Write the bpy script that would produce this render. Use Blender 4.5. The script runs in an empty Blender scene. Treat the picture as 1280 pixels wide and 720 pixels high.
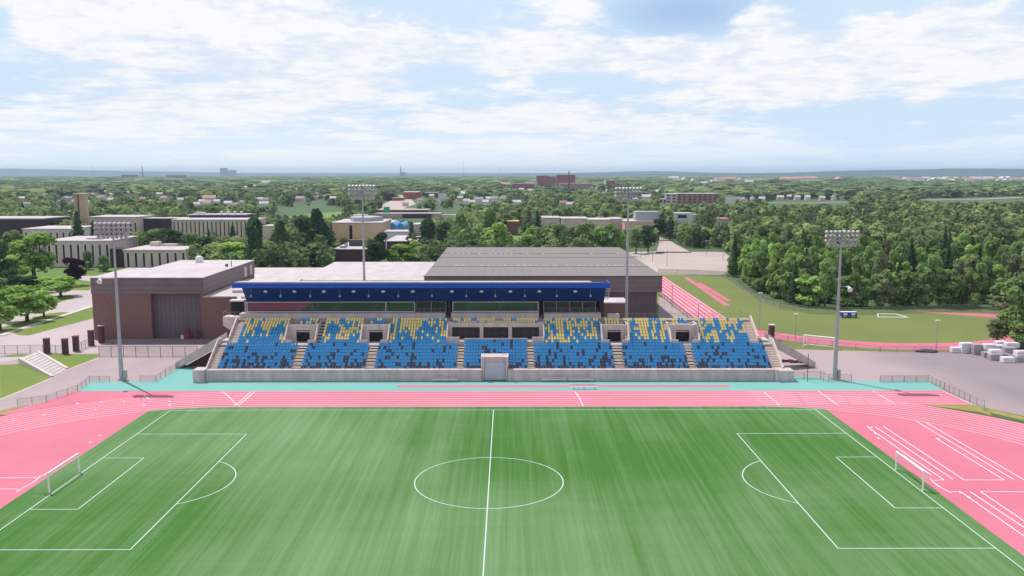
import bpy, math, random
import numpy as np
from mathutils import Vector, Matrix
random.seed(7); RNG=np.random.default_rng(11)
S=bpy.context.scene; COL=S.collection
R=math.radians
# ------------------------------------------------------------------ survey helpers (camera calibrated on the pitch)
F=1112.0; PITCH=math.atan(143/F); HC=37.7; CX,CY=2.4,-106.0; YAW=math.atan(4.6/F)
def ray(px,py):
    dx=(px-640)/F; dy=(py-360)/F; cp,sp=math.cos(PITCH),math.sin(PITCH)
    fy=cp-dy*sp; dz=-(sp+dy*cp); c,s=math.cos(YAW),math.sin(YAW)
    return dx*c+fy*s, -dx*s+fy*c, dz
def G(px,py,z=0.0):
    a,b,c=ray(px,py); t=(z-HC)/c
    return (CX+a*t, CY+b*t)
def ZY(px,py,Y):
    a,b,c=ray(px,py); t=(Y-CY)/b
    return (CX+a*t, HC+c*t)
def PIX(x,y,z):
    c,s=math.cos(YAW),math.sin(YAW); dx,dy,dz=x-CX,y-CY,z-HC
    r=dx*c-dy*s; f=dx*s+dy*c; cp,sp=math.cos(PITCH),math.sin(PITCH)
    zc=f*cp-dz*sp; d=-dz*cp-f*sp
    return 640+F*r/zc, 360+F*d/zc
# ------------------------------------------------------------------ materials
def mat(name,col,rough=.8,var=0.0,scale=1.0,col2=None,spec=.3,metal=0,bump=0,detail=4,stretch=(1,1,1),extra=None):
    m=bpy.data.materials.new(name); m.use_nodes=True; nt=m.node_tree; N=nt.nodes; L=nt.links
    b=N['Principled BSDF']; b.inputs['Roughness'].default_value=rough; b.inputs['Metallic'].default_value=metal
    b.inputs['Specular IOR Level'].default_value=spec
    b.inputs['Base Color'].default_value=(*col,1)
    if var or col2 or bump:
        g=N.new('ShaderNodeNewGeometry'); mp=N.new('ShaderNodeMapping'); mp.inputs['Scale'].default_value=stretch
        L.new(g.outputs['Position'],mp.inputs[0])
        n=N.new('ShaderNodeTexNoise'); n.inputs['Scale'].default_value=scale; n.inputs['Detail'].default_value=detail
        n.inputs['Roughness'].default_value=.65
        L.new(mp.outputs[0],n.inputs['Vector'])
        r=N.new('ShaderNodeMapRange'); r.inputs[1].default_value=.3; r.inputs[2].default_value=.7
        L.new(n.outputs['Fac'],r.inputs[0])
        mx=N.new('ShaderNodeMix'); mx.data_type='RGBA'
        c2=col2 or tuple(c*(1-var) for c in col); c1=col if col2 else tuple(min(1,c*(1+var*.6)) for c in col)
        mx.inputs[6].default_value=(*c1,1); mx.inputs[7].default_value=(*c2,1)
        L.new(r.outputs[0],mx.inputs[0]); L.new(mx.outputs[2],b.inputs['Base Color'])
        if bump:
            bp=N.new('ShaderNodeBump'); bp.inputs['Strength'].default_value=bump; bp.inputs['Distance'].default_value=.05
            L.new(n.outputs['Fac'],bp.inputs['Height']); L.new(bp.outputs[0],b.inputs['Normal'])
    return m
def ribbed(name,col,axis='X',freq=2.0,depth=.25,rough=.6,var=.12):
    """profiled metal cladding: vertical or horizontal ribs"""
    m=mat(name,col,rough,var,.25,bump=0); nt=m.node_tree; N=nt.nodes; L=nt.links; b=N['Principled BSDF']
    g=N.new('ShaderNodeNewGeometry'); sx=N.new('ShaderNodeSeparateXYZ'); L.new(g.outputs['Position'],sx.inputs[0])
    src=sx.outputs['Z']
    if axis=='XY':
        a=N.new('ShaderNodeMath'); a.operation='ADD'; L.new(sx.outputs['X'],a.inputs[0]); L.new(sx.outputs['Y'],a.inputs[1]); src=a.outputs[0]
    elif axis=='X': src=sx.outputs['X']
    mu=N.new('ShaderNodeMath'); mu.operation='MULTIPLY'; mu.inputs[1].default_value=freq; L.new(src,mu.inputs[0])
    fr=N.new('ShaderNodeMath'); fr.operation='FRACT'; L.new(mu.outputs[0],fr.inputs[0])
    st=N.new('ShaderNodeMath'); st.operation='LESS_THAN'; st.inputs[1].default_value=.22; L.new(fr.outputs[0],st.inputs[0])
    ml=N.new('ShaderNodeMath'); ml.operation='MULTIPLY'; ml.inputs[1].default_value=depth; L.new(st.outputs[0],ml.inputs[0])
    src_c=b.inputs['Base Color'].links[0].from_socket
    mx=N.new('ShaderNodeMix'); mx.data_type='RGBA'; mx.inputs[7].default_value=(col[0]*.35,col[1]*.35,col[2]*.35,1)
    L.new(ml.outputs[0],mx.inputs[0]); L.new(src_c,mx.inputs[6]); L.new(mx.outputs[2],b.inputs['Base Color'])
    return m
M={}
M['concrete']=mat('concrete',(.40,.345,.33),.85,.22,.9,bump=.15)
M['concrete_wall']=mat('concrete_wall',(.585,.49,.475),.85,.22,.8,stretch=(1,1,.25))
M['concrete_light']=mat('concrete_light',(.66,.55,.53),.85,.15,.8)
M['step']=mat('step_concrete',(.66,.54,.47),.85,.2,1.2)
M['brick']=mat('brown_brick',(.235,.13,.115),.9,.18,3.0,detail=6)
M['brick_dark']=mat('dark_brick',(.12,.06,.065),.9,.18,3)
M['siding']=ribbed('brown_siding',(.195,.145,.15),'Z',.8,.25)
M['siding_dark']=ribbed('plum_siding',(.14,.10,.115),'XY',1.2,.35)
M['recess']=ribbed('recess_siding',(.17,.125,.15),'XY',1.0,.35)
M['roof_white']=ribbed('pale_membrane_roof',(.55,.485,.50),'X',.12,.07,.8,.16)
M['roof_grey']=None
M['blue']=mat('royal_blue_cladding',(.005,.08,.50),.45,.08,.4,spec=.4)
M['blue_soffit']=mat('shaded_blue_soffit',(.003,.038,.19),.5,.12,.5,spec=.3)  # cladding blue taken darker; shade under the roof is put into the colour
M['white']=mat('white_paint',(.72,.70,.71),.5,.04,1)
M['goal_white']=mat('goal_paint',(.93,.92,.93),.4)
M['galv']=mat('galvanised_steel',(.42,.42,.45),.5,.15,2,metal=.3)
M['steel_dark']=mat('dark_steel',(.10,.09,.10),.6)
M['rail']=mat('grey_railing_steel',(.33,.31,.31),.5,metal=.3)
M['black']=mat('shade_and_tyre_black',(.008,.007,.010),.6)  # painted-in darkness of the openings; also the side door and tyres
M['dark']=mat('dark_window',(.015,.015,.02),.25,spec=.6)
M['seat_blue']=mat('blue_seat_plastic',(.004,.34,.74),.35,.15,2,spec=.6)
M['seat_navy']=mat('navy_seat_plastic',(.03,.05,.12),.4,.15,2,spec=.5)
M['seat_yellow']=mat('yellow_seat_plastic',(.95,.74,.30),.45,.12,2,spec=.4)
M['seat_frame']=mat('seat_bracket',(.10,.09,.10),.5)
M['door_grey']=mat('blue_grey_door',(.52,.54,.62),.55,.06,1)
M['asph']=mat('grey_asphalt',(.25,.205,.225),.95,.0,.05,col2=(.29,.24,.255),detail=8)
M['asph_pink']=mat('warm_pavement',(.45,.35,.355),.95,0,.07,col2=(.33,.265,.275),detail=8)
M['road']=mat('pale_road',(.53,.44,.45),.95,0,.05,col2=(.45,.37,.38),detail=8)
M['lot']=mat('pale_gravel_lot',(.52,.43,.40),.95,0,.03,col2=(.42,.34,.32),detail=8)
M['kerb']=mat('kerb_concrete',(.62,.56,.52),.9,.1,1)
M['lawn']=mat('lawn',(.12,.21,.03),.95,0,.10,col2=(.19,.23,.045),detail=8)
M['lawn_dark']=mat('lawn_dark_green',(.10,.19,.04),.95,0,.08,col2=(.14,.21,.05),detail=8)  # slightly darker green for the campus lawns
M['field2']=mat('practice_grass',(.14,.175,.055),.95,0,.035,col2=(.18,.215,.055),detail=8)
M['ground']=mat('forest_floor',(.06,.11,.045),.95,0,.004,col2=(.09,.14,.05),detail=10)
M['pink']=mat('pink_track',(.64,.185,.265),.85,0,.06,col2=(.54,.145,.20),detail=8)
M['teal']=mat('teal_surface',(.16,.41,.38),.85,0,.1,col2=(.195,.44,.41),detail=8)
M['line']=mat('line_paint',(.86,.84,.86),.8)
M['line_dim']=mat('worn_line_paint',(.80,.56,.62),.8)
M['pline']=mat('pitch_line_paint',(.58,.66,.64),.8)
M['trunk']=mat('bark',(.10,.075,.055),.9,.3,2)
M['green_sign']=mat('green_sign',(.02,.35,.20),.5)
M['salmon']=mat('salmon_wall',(.72,.46,.34),.85,.08,.4)
M['beige']=mat('beige_wall',(.70,.53,.50),.85,.1,.4)
M['pale_wall']=mat('pale_concrete_panel',(.76,.60,.64),.85,.1,.5)
M['plum_wall']=mat('plum_wall',(.055,.035,.045),.8,.15,.4)
M['redbrick']=mat('red_brick',(.34,.08,.07),.9,.15,.2)
M['pinkbrick']=mat('pink_brick',(.42,.20,.18),.9,.15,.2)
M['sky_blue']=mat('light_blue_canopy',(.10,.36,.70),.4,.1,1)
M['tarp']=mat('white_wrapping',(.80,.75,.79),.5,.12,1.2,bump=.3)
M['tarp_grey']=mat('grey_padding',(.40,.35,.39),.7,.2,1.5)
M['royal']=mat('blue_plastic',(.02,.08,.45),.4)
M['yellow']=mat('yellow_paint',(.75,.42,.08),.6)
for i,c in enumerate([(.62,.58,.60),(.42,.30,.28),(.35,.33,.36),(.55,.28,.26)]):
    M['hroof%d'%i]=mat('house_roof_%s'%['pale','brown','grey','red'][i],c,.85,.1,.3)
# grey standing-seam roof
def seam_roof():
    m=ribbed('grey_seam_roof',(.215,.185,.178),'X',.5,.10,.6,.08); return m
M['roof_grey']=seam_roof()
def lot_mat():
    m=mat('lot_surface',(.25,.205,.225),.95,0,.05,col2=(.29,.24,.255),detail=8); nt=m.node_tree; N=nt.nodes; L=nt.links; b=N['Principled BSDF']
    src=b.inputs['Base Color'].links[0].from_socket
    g=N.new('ShaderNodeNewGeometry'); sx=N.new('ShaderNodeSeparateXYZ'); L.new(g.outputs['Position'],sx.inputs[0])
    n=N.new('ShaderNodeTexNoise'); n.inputs['Scale'].default_value=.09; n.inputs['Detail'].default_value=6; L.new(g.outputs['Position'],n.inputs['Vector'])
    a=N.new('ShaderNodeMath'); a.operation='MULTIPLY_ADD'; L.new(n.outputs['Fac'],a.inputs[0]); a.inputs[1].default_value=16; L.new(sx.outputs['X'],a.inputs[2])
    r=N.new('ShaderNodeMapRange'); r.inputs[1].default_value=82; r.inputs[2].default_value=98; L.new(a.outputs[0],r.inputs[0])
    mx=N.new('ShaderNodeMix'); mx.data_type='RGBA'; mx.inputs[6].default_value=(.40,.315,.32,1); L.new(r.outputs[0],mx.inputs[0]); L.new(src,mx.inputs[7]); L.new(mx.outputs[2],b.inputs['Base Color']); return m
M['lot_right']=lot_mat()
# glass reflecting the pitch
def glass():
    m=bpy.data.materials.new('reflective_glass'); m.use_nodes=True; nt=m.node_tree; N=nt.nodes; L=nt.links; N.clear()
    o=N.new('ShaderNodeOutputMaterial'); mx=N.new('ShaderNodeMixShader'); d=N.new('ShaderNodeBsdfDiffuse'); g=N.new('ShaderNodeBsdfGlossy')
    d.inputs[0].default_value=(.012,.012,.02,1); g.inputs[0].default_value=(.75,.8,.85,1); g.inputs[1].default_value=.03
    mx.inputs[0].default_value=.14; L.new(d.outputs[0],mx.inputs[1]); L.new(g.outputs[0],mx.inputs[2]); L.new(mx.outputs[0],o.inputs[0]); return m
M['glass']=glass()
# mesh fence (fine holes as real transparency, same for every ray)
def netting(name,col,alpha):
    m=bpy.data.materials.new(name); m.use_nodes=True; nt=m.node_tree; N=nt.nodes
    b=N['Principled BSDF']; b.inputs['Base Color'].default_value=(*col,1); b.inputs['Alpha'].default_value=alpha; b.inputs['Roughness'].default_value=.6
    return m
M['mesh']=netting('chain_link_mesh',(.30,.30,.30),.22)
M['mesh_green']=netting('green_chain_link',(.16,.22,.17),.4)
M['net']=netting('goal_net_cord',(.8,.8,.8),.10)
# turf
def turf():
    m=bpy.data.materials.new('artificial_turf'); m.use_nodes=True; nt=m.node_tree; N=nt.nodes; L=nt.links; b=N['Principled BSDF']
    b.inputs['Roughness'].default_value=.9; b.inputs['Specular IOR Level'].default_value=.15
    g=N.new('ShaderNodeNewGeometry'); sx=N.new('ShaderNodeSeparateXYZ'); L.new(g.outputs['Position'],sx.inputs[0])
    def noise(scale,st,det=3,rough=.6):
        mp=N.new('ShaderNodeMapping'); mp.inputs['Scale'].default_value=st; L.new(g.outputs['Position'],mp.inputs[0])
        n=N.new('ShaderNodeTexNoise'); n.inputs['Scale'].default_value=scale; n.inputs['Detail'].default_value=det; n.inputs['Roughness'].default_value=rough
        L.new(mp.outputs[0],n.inputs['Vector']); return n.outputs['Fac']
    def rng(s,a,b_,c=0,d=1):
        r=N.new('ShaderNodeMapRange'); r.inputs[1].default_value=a; r.inputs[2].default_value=b_; r.inputs[3].default_value=c; r.inputs[4].default_value=d
        L.new(s,r.inputs[0]); return r.outputs[0]
    def math_(op,a,b_):
        n=N.new('ShaderNodeMath'); n.operation=op
        for i,v in enumerate((a,b_)):
            if isinstance(v,(int,float)): n.inputs[i].default_value=v
            else: L.new(v,n.inputs[i])
        return n.outputs[0]
    patch=rng(noise(.022,(1,.9,1),3,.5),.36,.64)          # big worn / brushed patches
    lane=rng(noise(.16,(1,.05,1),2,.5),.3,.7)           # brushing bands along y
    fine=rng(noise(1.1,(1,.018,1),3,.75),.34,.66)         # fine streaks
    grain=rng(noise(6,(1,.4,1),2,.6),.3,.7)
    cross=rng(noise(.5,(.12,1,1),3,.6),.3,.7)
    # a wide paler brushing across the left-centre of the pitch
    c1=math_('ABSOLUTE',math_('ADD',sx.outputs['X'],22),0); wide=rng(c1,3,22,1,0)
    c2=math_('ABSOLUTE',math_('ADD',sx.outputs['X'],7),0); wide2=rng(c2,1,3.5,.75,0)
    t=math_('ADD',math_('MULTIPLY',patch,.60),math_('MULTIPLY',lane,.24))
    t=math_('ADD',t,math_('MULTIPLY',fine,.42)); t=math_('ADD',t,math_('MULTIPLY',grain,.10)); t=math_('ADD',t,math_('MULTIPLY',cross,.10))
    t=math_('ADD',t,math_('MULTIPLY',wide,.26)); t=math_('ADD',t,math_('MULTIPLY',wide2,.22))
    t=rng(t,.45,1.55)
    mx=N.new('ShaderNodeMix'); mx.data_type='RGBA'; mx.inputs[6].default_value=(.052,.158,.025,1); mx.inputs[7].default_value=(.185,.30,.145,1)
    L.new(t,mx.inputs[0]); L.new(mx.outputs[2],b.inputs['Base Color']); return m
M['turf']=turf()
def leaf(name,c1,c2,attr=False):
    m=bpy.data.materials.new(name); m.use_nodes=True; nt=m.node_tree; N=nt.nodes; L=nt.links; N.clear()
    o=N.new('ShaderNodeOutputMaterial'); mx=N.new('ShaderNodeMixShader'); mx.inputs[0].default_value=.45
    d=N.new('ShaderNodeBsdfDiffuse'); t=N.new('ShaderNodeBsdfTranslucent')
    cm=N.new('ShaderNodeMix'); cm.data_type='RGBA'; cm.inputs[6].default_value=(*c1,1); cm.inputs[7].default_value=(*c2,1)
    a=N.new('ShaderNodeAttribute'); a.attribute_name='tint'; L.new(a.outputs['Fac'],cm.inputs[0])
    last=cm.outputs[2]
    if not attr:
        oi=N.new('ShaderNodeObjectInfo'); hs=N.new('ShaderNodeHueSaturation')
        r=N.new('ShaderNodeMapRange'); r.inputs[3].default_value=.95; r.inputs[4].default_value=1.45; L.new(oi.outputs['Random'],r.inputs[0]); L.new(r.outputs[0],hs.inputs['Value'])
        L.new(last,hs.inputs['Color']); last=hs.outputs[0]
    L.new(last,d.inputs[0]); L.new(last,t.inputs[0]); L.new(d.outputs[0],mx.inputs[1]); L.new(t.outputs[0],mx.inputs[2]); L.new(mx.outputs[0],o.inputs[0]); return m
M['leaf_mid']=leaf('leaves_mid_green',(.13,.215,.080),(.27,.38,.13))
M['leaf_light']=leaf('leaves_light_green',(.21,.36,.08),(.40,.56,.16))
M['leaf_dark']=leaf('leaves_dark_green',(.050,.095,.050),(.10,.165,.08))
M['leaf_purple']=leaf('leaves_purple',(.030,.010,.025),(.075,.025,.05))
M['leaf_olive']=leaf('leaves_olive',(.16,.195,.10),(.27,.30,.15))
M['leaf_wood']=leaf('leaves_of_the_woods',(.125,.175,.085),(.42,.53,.20),attr=True)
# ------------------------------------------------------------------ mesh helpers
class MB:
    def __init__(s): s.v=[];s.f=[];s.m=[]
    def add(s,vs,fs,mi=0):
        o=len(s.v); s.v+= [tuple(v) for v in vs]; s.f+=[tuple(o+i for i in f) for f in fs]; s.m+=[mi]*len(fs)
    def box(s,x0,x1,y0,y1,z0,z1,mi=0):
        s.add([(x0,y0,z0),(x1,y0,z0),(x1,y1,z0),(x0,y1,z0),(x0,y0,z1),(x1,y0,z1),(x1,y1,z1),(x0,y1,z1)],
              [(0,3,2,1),(4,5,6,7),(0,1,5,4),(1,2,6,5),(2,3,7,6),(3,0,4,7)],mi); return s
    def obox(s,p,u,L_,w,z0,z1,mi=0):  # box along horizontal direction u from p
        ux,uy=u; nx,ny=-uy*w/2,ux*w/2; q=(p[0]+ux*L_,p[1]+uy*L_)
        c=[(p[0]-nx,p[1]-ny),(q[0]-nx,q[1]-ny),(q[0]+nx,q[1]+ny),(p[0]+nx,p[1]+ny)]
        return s.prism(c,z0,z1,mi)
    def prism(s,poly,z0,z1,mi=0):
        a=sum(poly[i][0]*poly[(i+1)%len(poly)][1]-poly[(i+1)%len(poly)][0]*poly[i][1] for i in range(len(poly)))
        if a<0: poly=poly[::-1]
        n=len(poly); vs=[(x,y,z0) for x,y in poly]+[(x,y,z1) for x,y in poly]
        s.add(vs,[tuple(range(n-1,-1,-1)),tuple(range(n,2*n))]+[(i,(i+1)%n,n+(i+1)%n,n+i) for i in range(n)],mi); return s
    def yz(s,x0,x1,poly,mi=0):        # profile in (y,z) extruded along x
        a=sum(poly[i][0]*poly[(i+1)%len(poly)][1]-poly[(i+1)%len(poly)][0]*poly[i][1] for i in range(len(poly)))
        if a<0: poly=poly[::-1]
        n=len(poly); vs=[(x0,y,z) for y,z in poly]+[(x1,y,z) for y,z in poly]
        s.add(vs,[tuple(range(n-1,-1,-1)),tuple(range(n,2*n))]+[(i,(i+1)%n,n+(i+1)%n,n+i) for i in range(n)],mi); return s
    def xz(s,y0,y1,poly,mi=0):
        a=sum(poly[i][0]*poly[(i+1)%len(poly)][1]-poly[(i+1)%len(poly)][0]*poly[i][1] for i in range(len(poly)))
        if a<0: poly=poly[::-1]
        n=len(poly); vs=[(x,y0,z) for x,z in poly]+[(x,y1,z) for x,z in poly]
        s.add(vs,[tuple(range(n)),tuple(range(2*n-1,n-1,-1))]+[((i+1)%n,i,n+i,n+(i+1)%n) for i in range(n)],mi); return s
    def tube(s,p,q,r0,r1=None,n=8,mi=0):
        r1=r0 if r1 is None else r1; p=Vector(p); q=Vector(q); d=(q-p).normalized()
        a=d.orthogonal().normalized(); b=d.cross(a)
        vs=[]
        for c,r in ((p,r0),(q,r1)):
            for i in range(n):
                t=2*math.pi*i/n; vs.append(tuple(c+a*r*math.cos(t)+b*r*math.sin(t)))
        s.add(vs,[(i,(i+1)%n,n+(i+1)%n,n+i) for i in range(n)]+[tuple(range(n-1,-1,-1)),tuple(range(n,2*n))],mi); return s
    def ball(s,c,rx,ry,rz,mi=0,nu=8,nv=5,jit=0):
        vs=[(c[0],c[1],c[2]-rz)]
        for j in range(1,nv):
            ph=-math.pi/2+math.pi*j/nv
            for i in range(nu):
                th=2*math.pi*i/nu; k=1+random.uniform(-jit,jit)
                vs.append((c[0]+rx*k*math.cos(ph)*math.cos(th),c[1]+ry*k*math.cos(ph)*math.sin(th),c[2]+rz*k*math.sin(ph)))
        vs.append((c[0],c[1],c[2]+rz)); fs=[]
        for i in range(nu): fs.append((0,1+(i+1)%nu,1+i))
        for j in range(nv-2):
            for i in range(nu):
                a=1+j*nu; b=a+nu; fs.append((a+i,a+(i+1)%nu,b+(i+1)%nu,b+i))
        t=len(vs)-1; a=1+(nv-2)*nu
        for i in range(nu): fs.append((a+i,a+(i+1)%nu,t))
        s.add(vs,fs,mi); return s
    def quad(s,*p,mi=0): s.add(p,[tuple(range(len(p)))],mi); return s
    def build(s,name,mats,parent=None,loc=None,smooth=False):
        me=bpy.data.meshes.new(name)
        o_=loc if loc is not None else (tuple(parent.matrix_world.translation) if False else (parent['_o'] if parent else (0,0,0)))
        me.from_pydata([(v[0]-o_[0],v[1]-o_[1],v[2]-o_[2]) for v in s.v],[],s.f)
        if not isinstance(mats,(list,tuple)): mats=[mats]
        for m in mats: me.materials.append(m)
        if len(mats)>1: me.polygons.foreach_set('material_index',s.m)
        if smooth: me.polygons.foreach_set('use_smooth',[True]*len(s.f))
        me.update()
        o=bpy.data.objects.new(name,me); COL.objects.link(o)
        if parent: o.parent=parent; o['_o']=o_
        elif loc is not None: o.location=loc; o['_o']=tuple(loc)
        else: o['_o']=(0,0,0)
        if parent and parent.type=='MESH' : o.location=(0,0,0)
        return o
def thing(name,label,cat,loc=(0,0,0),group=None):
    o=bpy.data.objects.new(name,None); COL.objects.link(o); o.location=loc; o['_o']=tuple(loc); o.empty_display_size=.5
    return tag(o,label,cat,group)
def tag(o,label,cat,group=None):
    o['label']=label; o['category']=cat
    if group: o['group']=group
    return o
def struct(mb,name,m):
    o=mb.build(name,m); o['kind']='structure'; return o
def dup(o,parent=None):
    c=o.copy(); COL.objects.link(c)
    if parent: c.parent=parent
    for ch in list(o.children): dup(ch,c)
    return c
def sheet(mb,poly,z,mi=0):
    a=sum(poly[i][0]*poly[(i+1)%len(poly)][1]-poly[(i+1)%len(poly)][0]*poly[i][1] for i in range(len(poly)))
    if a<0: poly=poly[::-1]
    mb.add([(x,y,z) for x,y in poly],[tuple(range(len(poly)))],mi)
def arc(cx,cy,r,a0,a1,n=40): return [(cx+r*math.cos(R(a0+(a1-a0)*i/n)),cy+r*math.sin(R(a0+(a1-a0)*i/n))) for i in range(n+1)]
def strip(mb,pts,w,z,mi=0,closed=False):
    n=len(pts); P_=[Vector((p[0],p[1])) for p in pts]; L_=[];R_=[]
    for i in range(n):
        if closed: d=(P_[(i+1)%n]-P_[i-1])
        else: d=P_[min(i+1,n-1)]-P_[max(i-1,0)]
        d.normalize(); nn=Vector((-d.y,d.x))*w/2; L_.append(P_[i]+nn); R_.append(P_[i]-nn)
    vs=[(p.x,p.y,z) for p in R_]+[(p.x,p.y,z) for p in L_]
    m=n if closed else n-1
    mb.add(vs,[(i,(i+1)%n,n+(i+1)%n,n+i) for i in range(m)],mi)
PX=lambda *pts:[G(*p) for p in pts]
# ================================================================== CAMERA, WORLD, SUN
cam=bpy.data.cameras.new('camera'); co=bpy.data.objects.new('camera',cam); COL.objects.link(co)
cam.sensor_width=36; cam.lens=36*F/1280; cam.clip_end=60000; cam.clip_start=1
co.location=(CX,CY,HC); co.rotation_euler=(math.pi/2-PITCH,0,-YAW); S.camera=co
SUN=Vector((-.66,.75,0)).normalized()*math.cos(R(60)); SUN.z=math.sin(R(60))
sl=bpy.data.lights.new('sun','SUN'); sl.energy=3.9; sl.angle=R(.5); sl.color=(1,.955,.90)
so=bpy.data.objects.new('sun',sl); COL.objects.link(so); so.rotation_euler=SUN.to_track_quat('Z','Y').to_euler()
w=bpy.data.worlds.new('World'); S.world=w; w.use_nodes=True; nt=w.node_tree; N=nt.nodes; L=nt.links; N.clear()
out=N.new('ShaderNodeOutputWorld'); bg=N.new('ShaderNodeBackground'); bg.inputs[1].default_value=.11; L.new(bg.outputs[0],out.inputs[0])
sky=N.new('ShaderNodeTexSky'); sky.sky_type='NISHITA'; sky.sun_disc=False; sky.sun_elevation=R(60); sky.sun_rotation=math.atan2(SUN.x,SUN.y)
sky.air_density=1.0; sky.dust_density=1.5; sky.ozone_density=1.5; sky.altitude=50
tc=N.new('ShaderNodeTexCoord'); sp=N.new('ShaderNodeSeparateXYZ'); L.new(tc.outputs['Generated'],sp.inputs[0])
def Mt(op,a,b=None,c=None):
    n=N.new('ShaderNodeMath'); n.operation=op
    for i,v in enumerate((a,b,c)):
        if v is None: continue
        if isinstance(v,(int,float)): n.inputs[i].default_value=v
        else: L.new(v,n.inputs[i])
    return n.outputs[0]
def Rg(s,a,b,c=0,d=1,smooth=True):
    r=N.new('ShaderNodeMapRange'); r.interpolation_type='SMOOTHSTEP' if smooth else 'LINEAR'
    r.inputs[1].default_value=a; r.inputs[2].default_value=b; r.inputs[3].default_value=c; r.inputs[4].default_value=d; L.new(s,r.inputs[0]); return r.outputs[0]
az=Mt('ARCTAN2',sp.outputs[0],sp.outputs[1]); el=Mt('ARCSINE',sp.outputs[2])
cb=N.new('ShaderNodeCombineXYZ')
# cloud-deck perspective: vertical compression grows towards the horizon
elc=Mt('LOGARITHM',Mt('ADD',Mt('MAXIMUM',el,0.0),.045),2.718)
L.new(Mt('MULTIPLY',az,1.0),cb.inputs[0]); L.new(Mt('MULTIPLY',elc,.42),cb.inputs[1])
def sn(scale,det,rough,off,dist=0,st=(1,1,1)):
    mp=N.new('ShaderNodeMapping'); mp.inputs['Location'].default_value=off; mp.inputs['Scale'].default_value=st; L.new(cb.outputs[0],mp.inputs[0])
    n=N.new('ShaderNodeTexNoise'); n.inputs['Scale'].default_value=scale; n.inputs['Detail'].default_value=det; n.inputs['Roughness'].default_value=rough; n.inputs['Distortion'].default_value=dist
    L.new(mp.outputs[0],n.inputs['Vector']); return n.outputs['Fac']
n1=sn(6.2,14,.62,(3.1,1.7,0),.25); n2=sn(12,12,.66,(9,4,0),.25,(1,1.5,1))
def blob(px,py,sx_,sy_,amp):
    a0=math.atan((px-635)/F); e0=math.atan((217-py)/F)
    a=Mt('DIVIDE',Mt('SUBTRACT',az,a0),sx_/F); b=Mt('DIVIDE',Mt('SUBTRACT',el,e0),sy_/F)
    r2=Mt('ADD',Mt('MULTIPLY',a,a),Mt('MULTIPLY',b,b)); return Mt('MULTIPLY',Mt('POWER',2.718,Mt('MULTIPLY',r2,-1)),amp)
n3=sn(30,8,.65,(2,8,0),.3,(1,1.7,1))
cov=Mt('ADD',Mt('ADD',Mt('MULTIPLY',n1,.60),Mt('MULTIPLY',n2,.28)),Mt('MULTIPLY',n3,.12))
for bl in [(845,24,85,26,-.28),(480,8,60,16,-.16),(10,62,45,35,-.14),(560,92,60,18,-.12),(1180,75,34,8,-.10),(1040,12,60,14,-.13),(1120,150,170,26,-.06),(730,110,120,16,-.05),
           (260,60,190,55,.14),(420,75,140,45,.10),(1000,95,190,35,.10),(700,75,160,18,.14),(940,40,40,24,.16),(1200,105,28,9,.20),(1138,128,18,12,.18),(1137,160,16,8,.14),(160,145,55,14,.10),(700,150,120,16,.08),(1210,60,70,28,.10),(130,20,110,20,.07)]:
    cov=Mt('ADD',cov,blob(*bl))
mask=Rg(cov,.425,.555)
high=Rg(el,.35,.9,1,.5); mask=Mt('MULTIPLY',mask,high)
# horizon veil
veil=Rg(el,0.0,.075,.75,0); 
skm=N.new('ShaderNodeMix'); skm.data_type='RGBA'
# cloud colour: thicker parts white, thin parts pale blue, undersides slightly grey-blue
cc=N.new('ShaderNodeMix'); cc.data_type='RGBA'; cc.inputs[6].default_value=(6.9,7.55,8.7,1); cc.inputs[7].default_value=(8.9,8.95,9.15,1)
L.new(Rg(Mt('ADD',Mt('MULTIPLY',n1,.3),Mt('ADD',Mt('MULTIPLY',n2,.4),Mt('MULTIPLY',n3,.3))),.42,.56),cc.inputs[0])
# clear-sky colour measured between the clouds at low elevation blends into the Nishita dome above
lowsky=N.new('ShaderNodeMix'); lowsky.data_type='RGBA'; lowsky.inputs[6].default_value=(5.9,7.4,9.0,1); L.new(sky.outputs[0],lowsky.inputs[7]); L.new(Rg(el,.22,.6),lowsky.inputs[0])
dk=N.new('ShaderNodeMix'); dk.data_type='RGBA'; dk.inputs[7].default_value=(3.7,5.4,7.9,1); L.new(lowsky.outputs[2],dk.inputs[6]); L.new(blob(850,25,95,30,1.0),dk.inputs[0])
L.new(mask,skm.inputs[0]); L.new(dk.outputs[2],skm.inputs[6]); L.new(cc.outputs[2],skm.inputs[7])
vm=N.new('ShaderNodeMix'); vm.data_type='RGBA'; 
vc=N.new('ShaderNodeMix'); vc.data_type='RGBA'; vc.inputs[6].default_value=(9.3,9.6,10.0,1); vc.inputs[7].default_value=(6.8,8.2,9.9,1); L.new(Rg(az,-.05,.45),vc.inputs[0])
L.new(vc.outputs[2],vm.inputs[7]); L.new(veil,vm.inputs[0]); L.new(skm.outputs[2],vm.inputs[6])
L.new(vm.outputs[2],bg.inputs[0])
vs_=S.view_settings; S.display_settings.display_device='sRGB'; vs_.view_transform='Standard'; vs_.look='None'; vs_.gamma=1; vs_.exposure=0.0
# ================================================================== GROUND & SHEETS
g=MB(); 
RAD=[0,200,600,1500,4000,12000,40000]
for k in range(len(RAD)-1):
    a=arc(0,0,RAD[k],0,360,48) if RAD[k] else None; b=arc(0,0,RAD[k+1],0,360,48)
    if a is None: g.add([(x,y,0) for x,y in b[:-1]],[tuple(range(48))])
    else: g.add([(x,y,0) for x,y in a[:-1]]+[(x,y,0) for x,y in b[:-1]],[(i,48+i,48+(i+1)%48,(i+1)%48) for i in range(48)])
struct(g,'ground',M['ground'])
lay=lambda n:.004*n+.004
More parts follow.
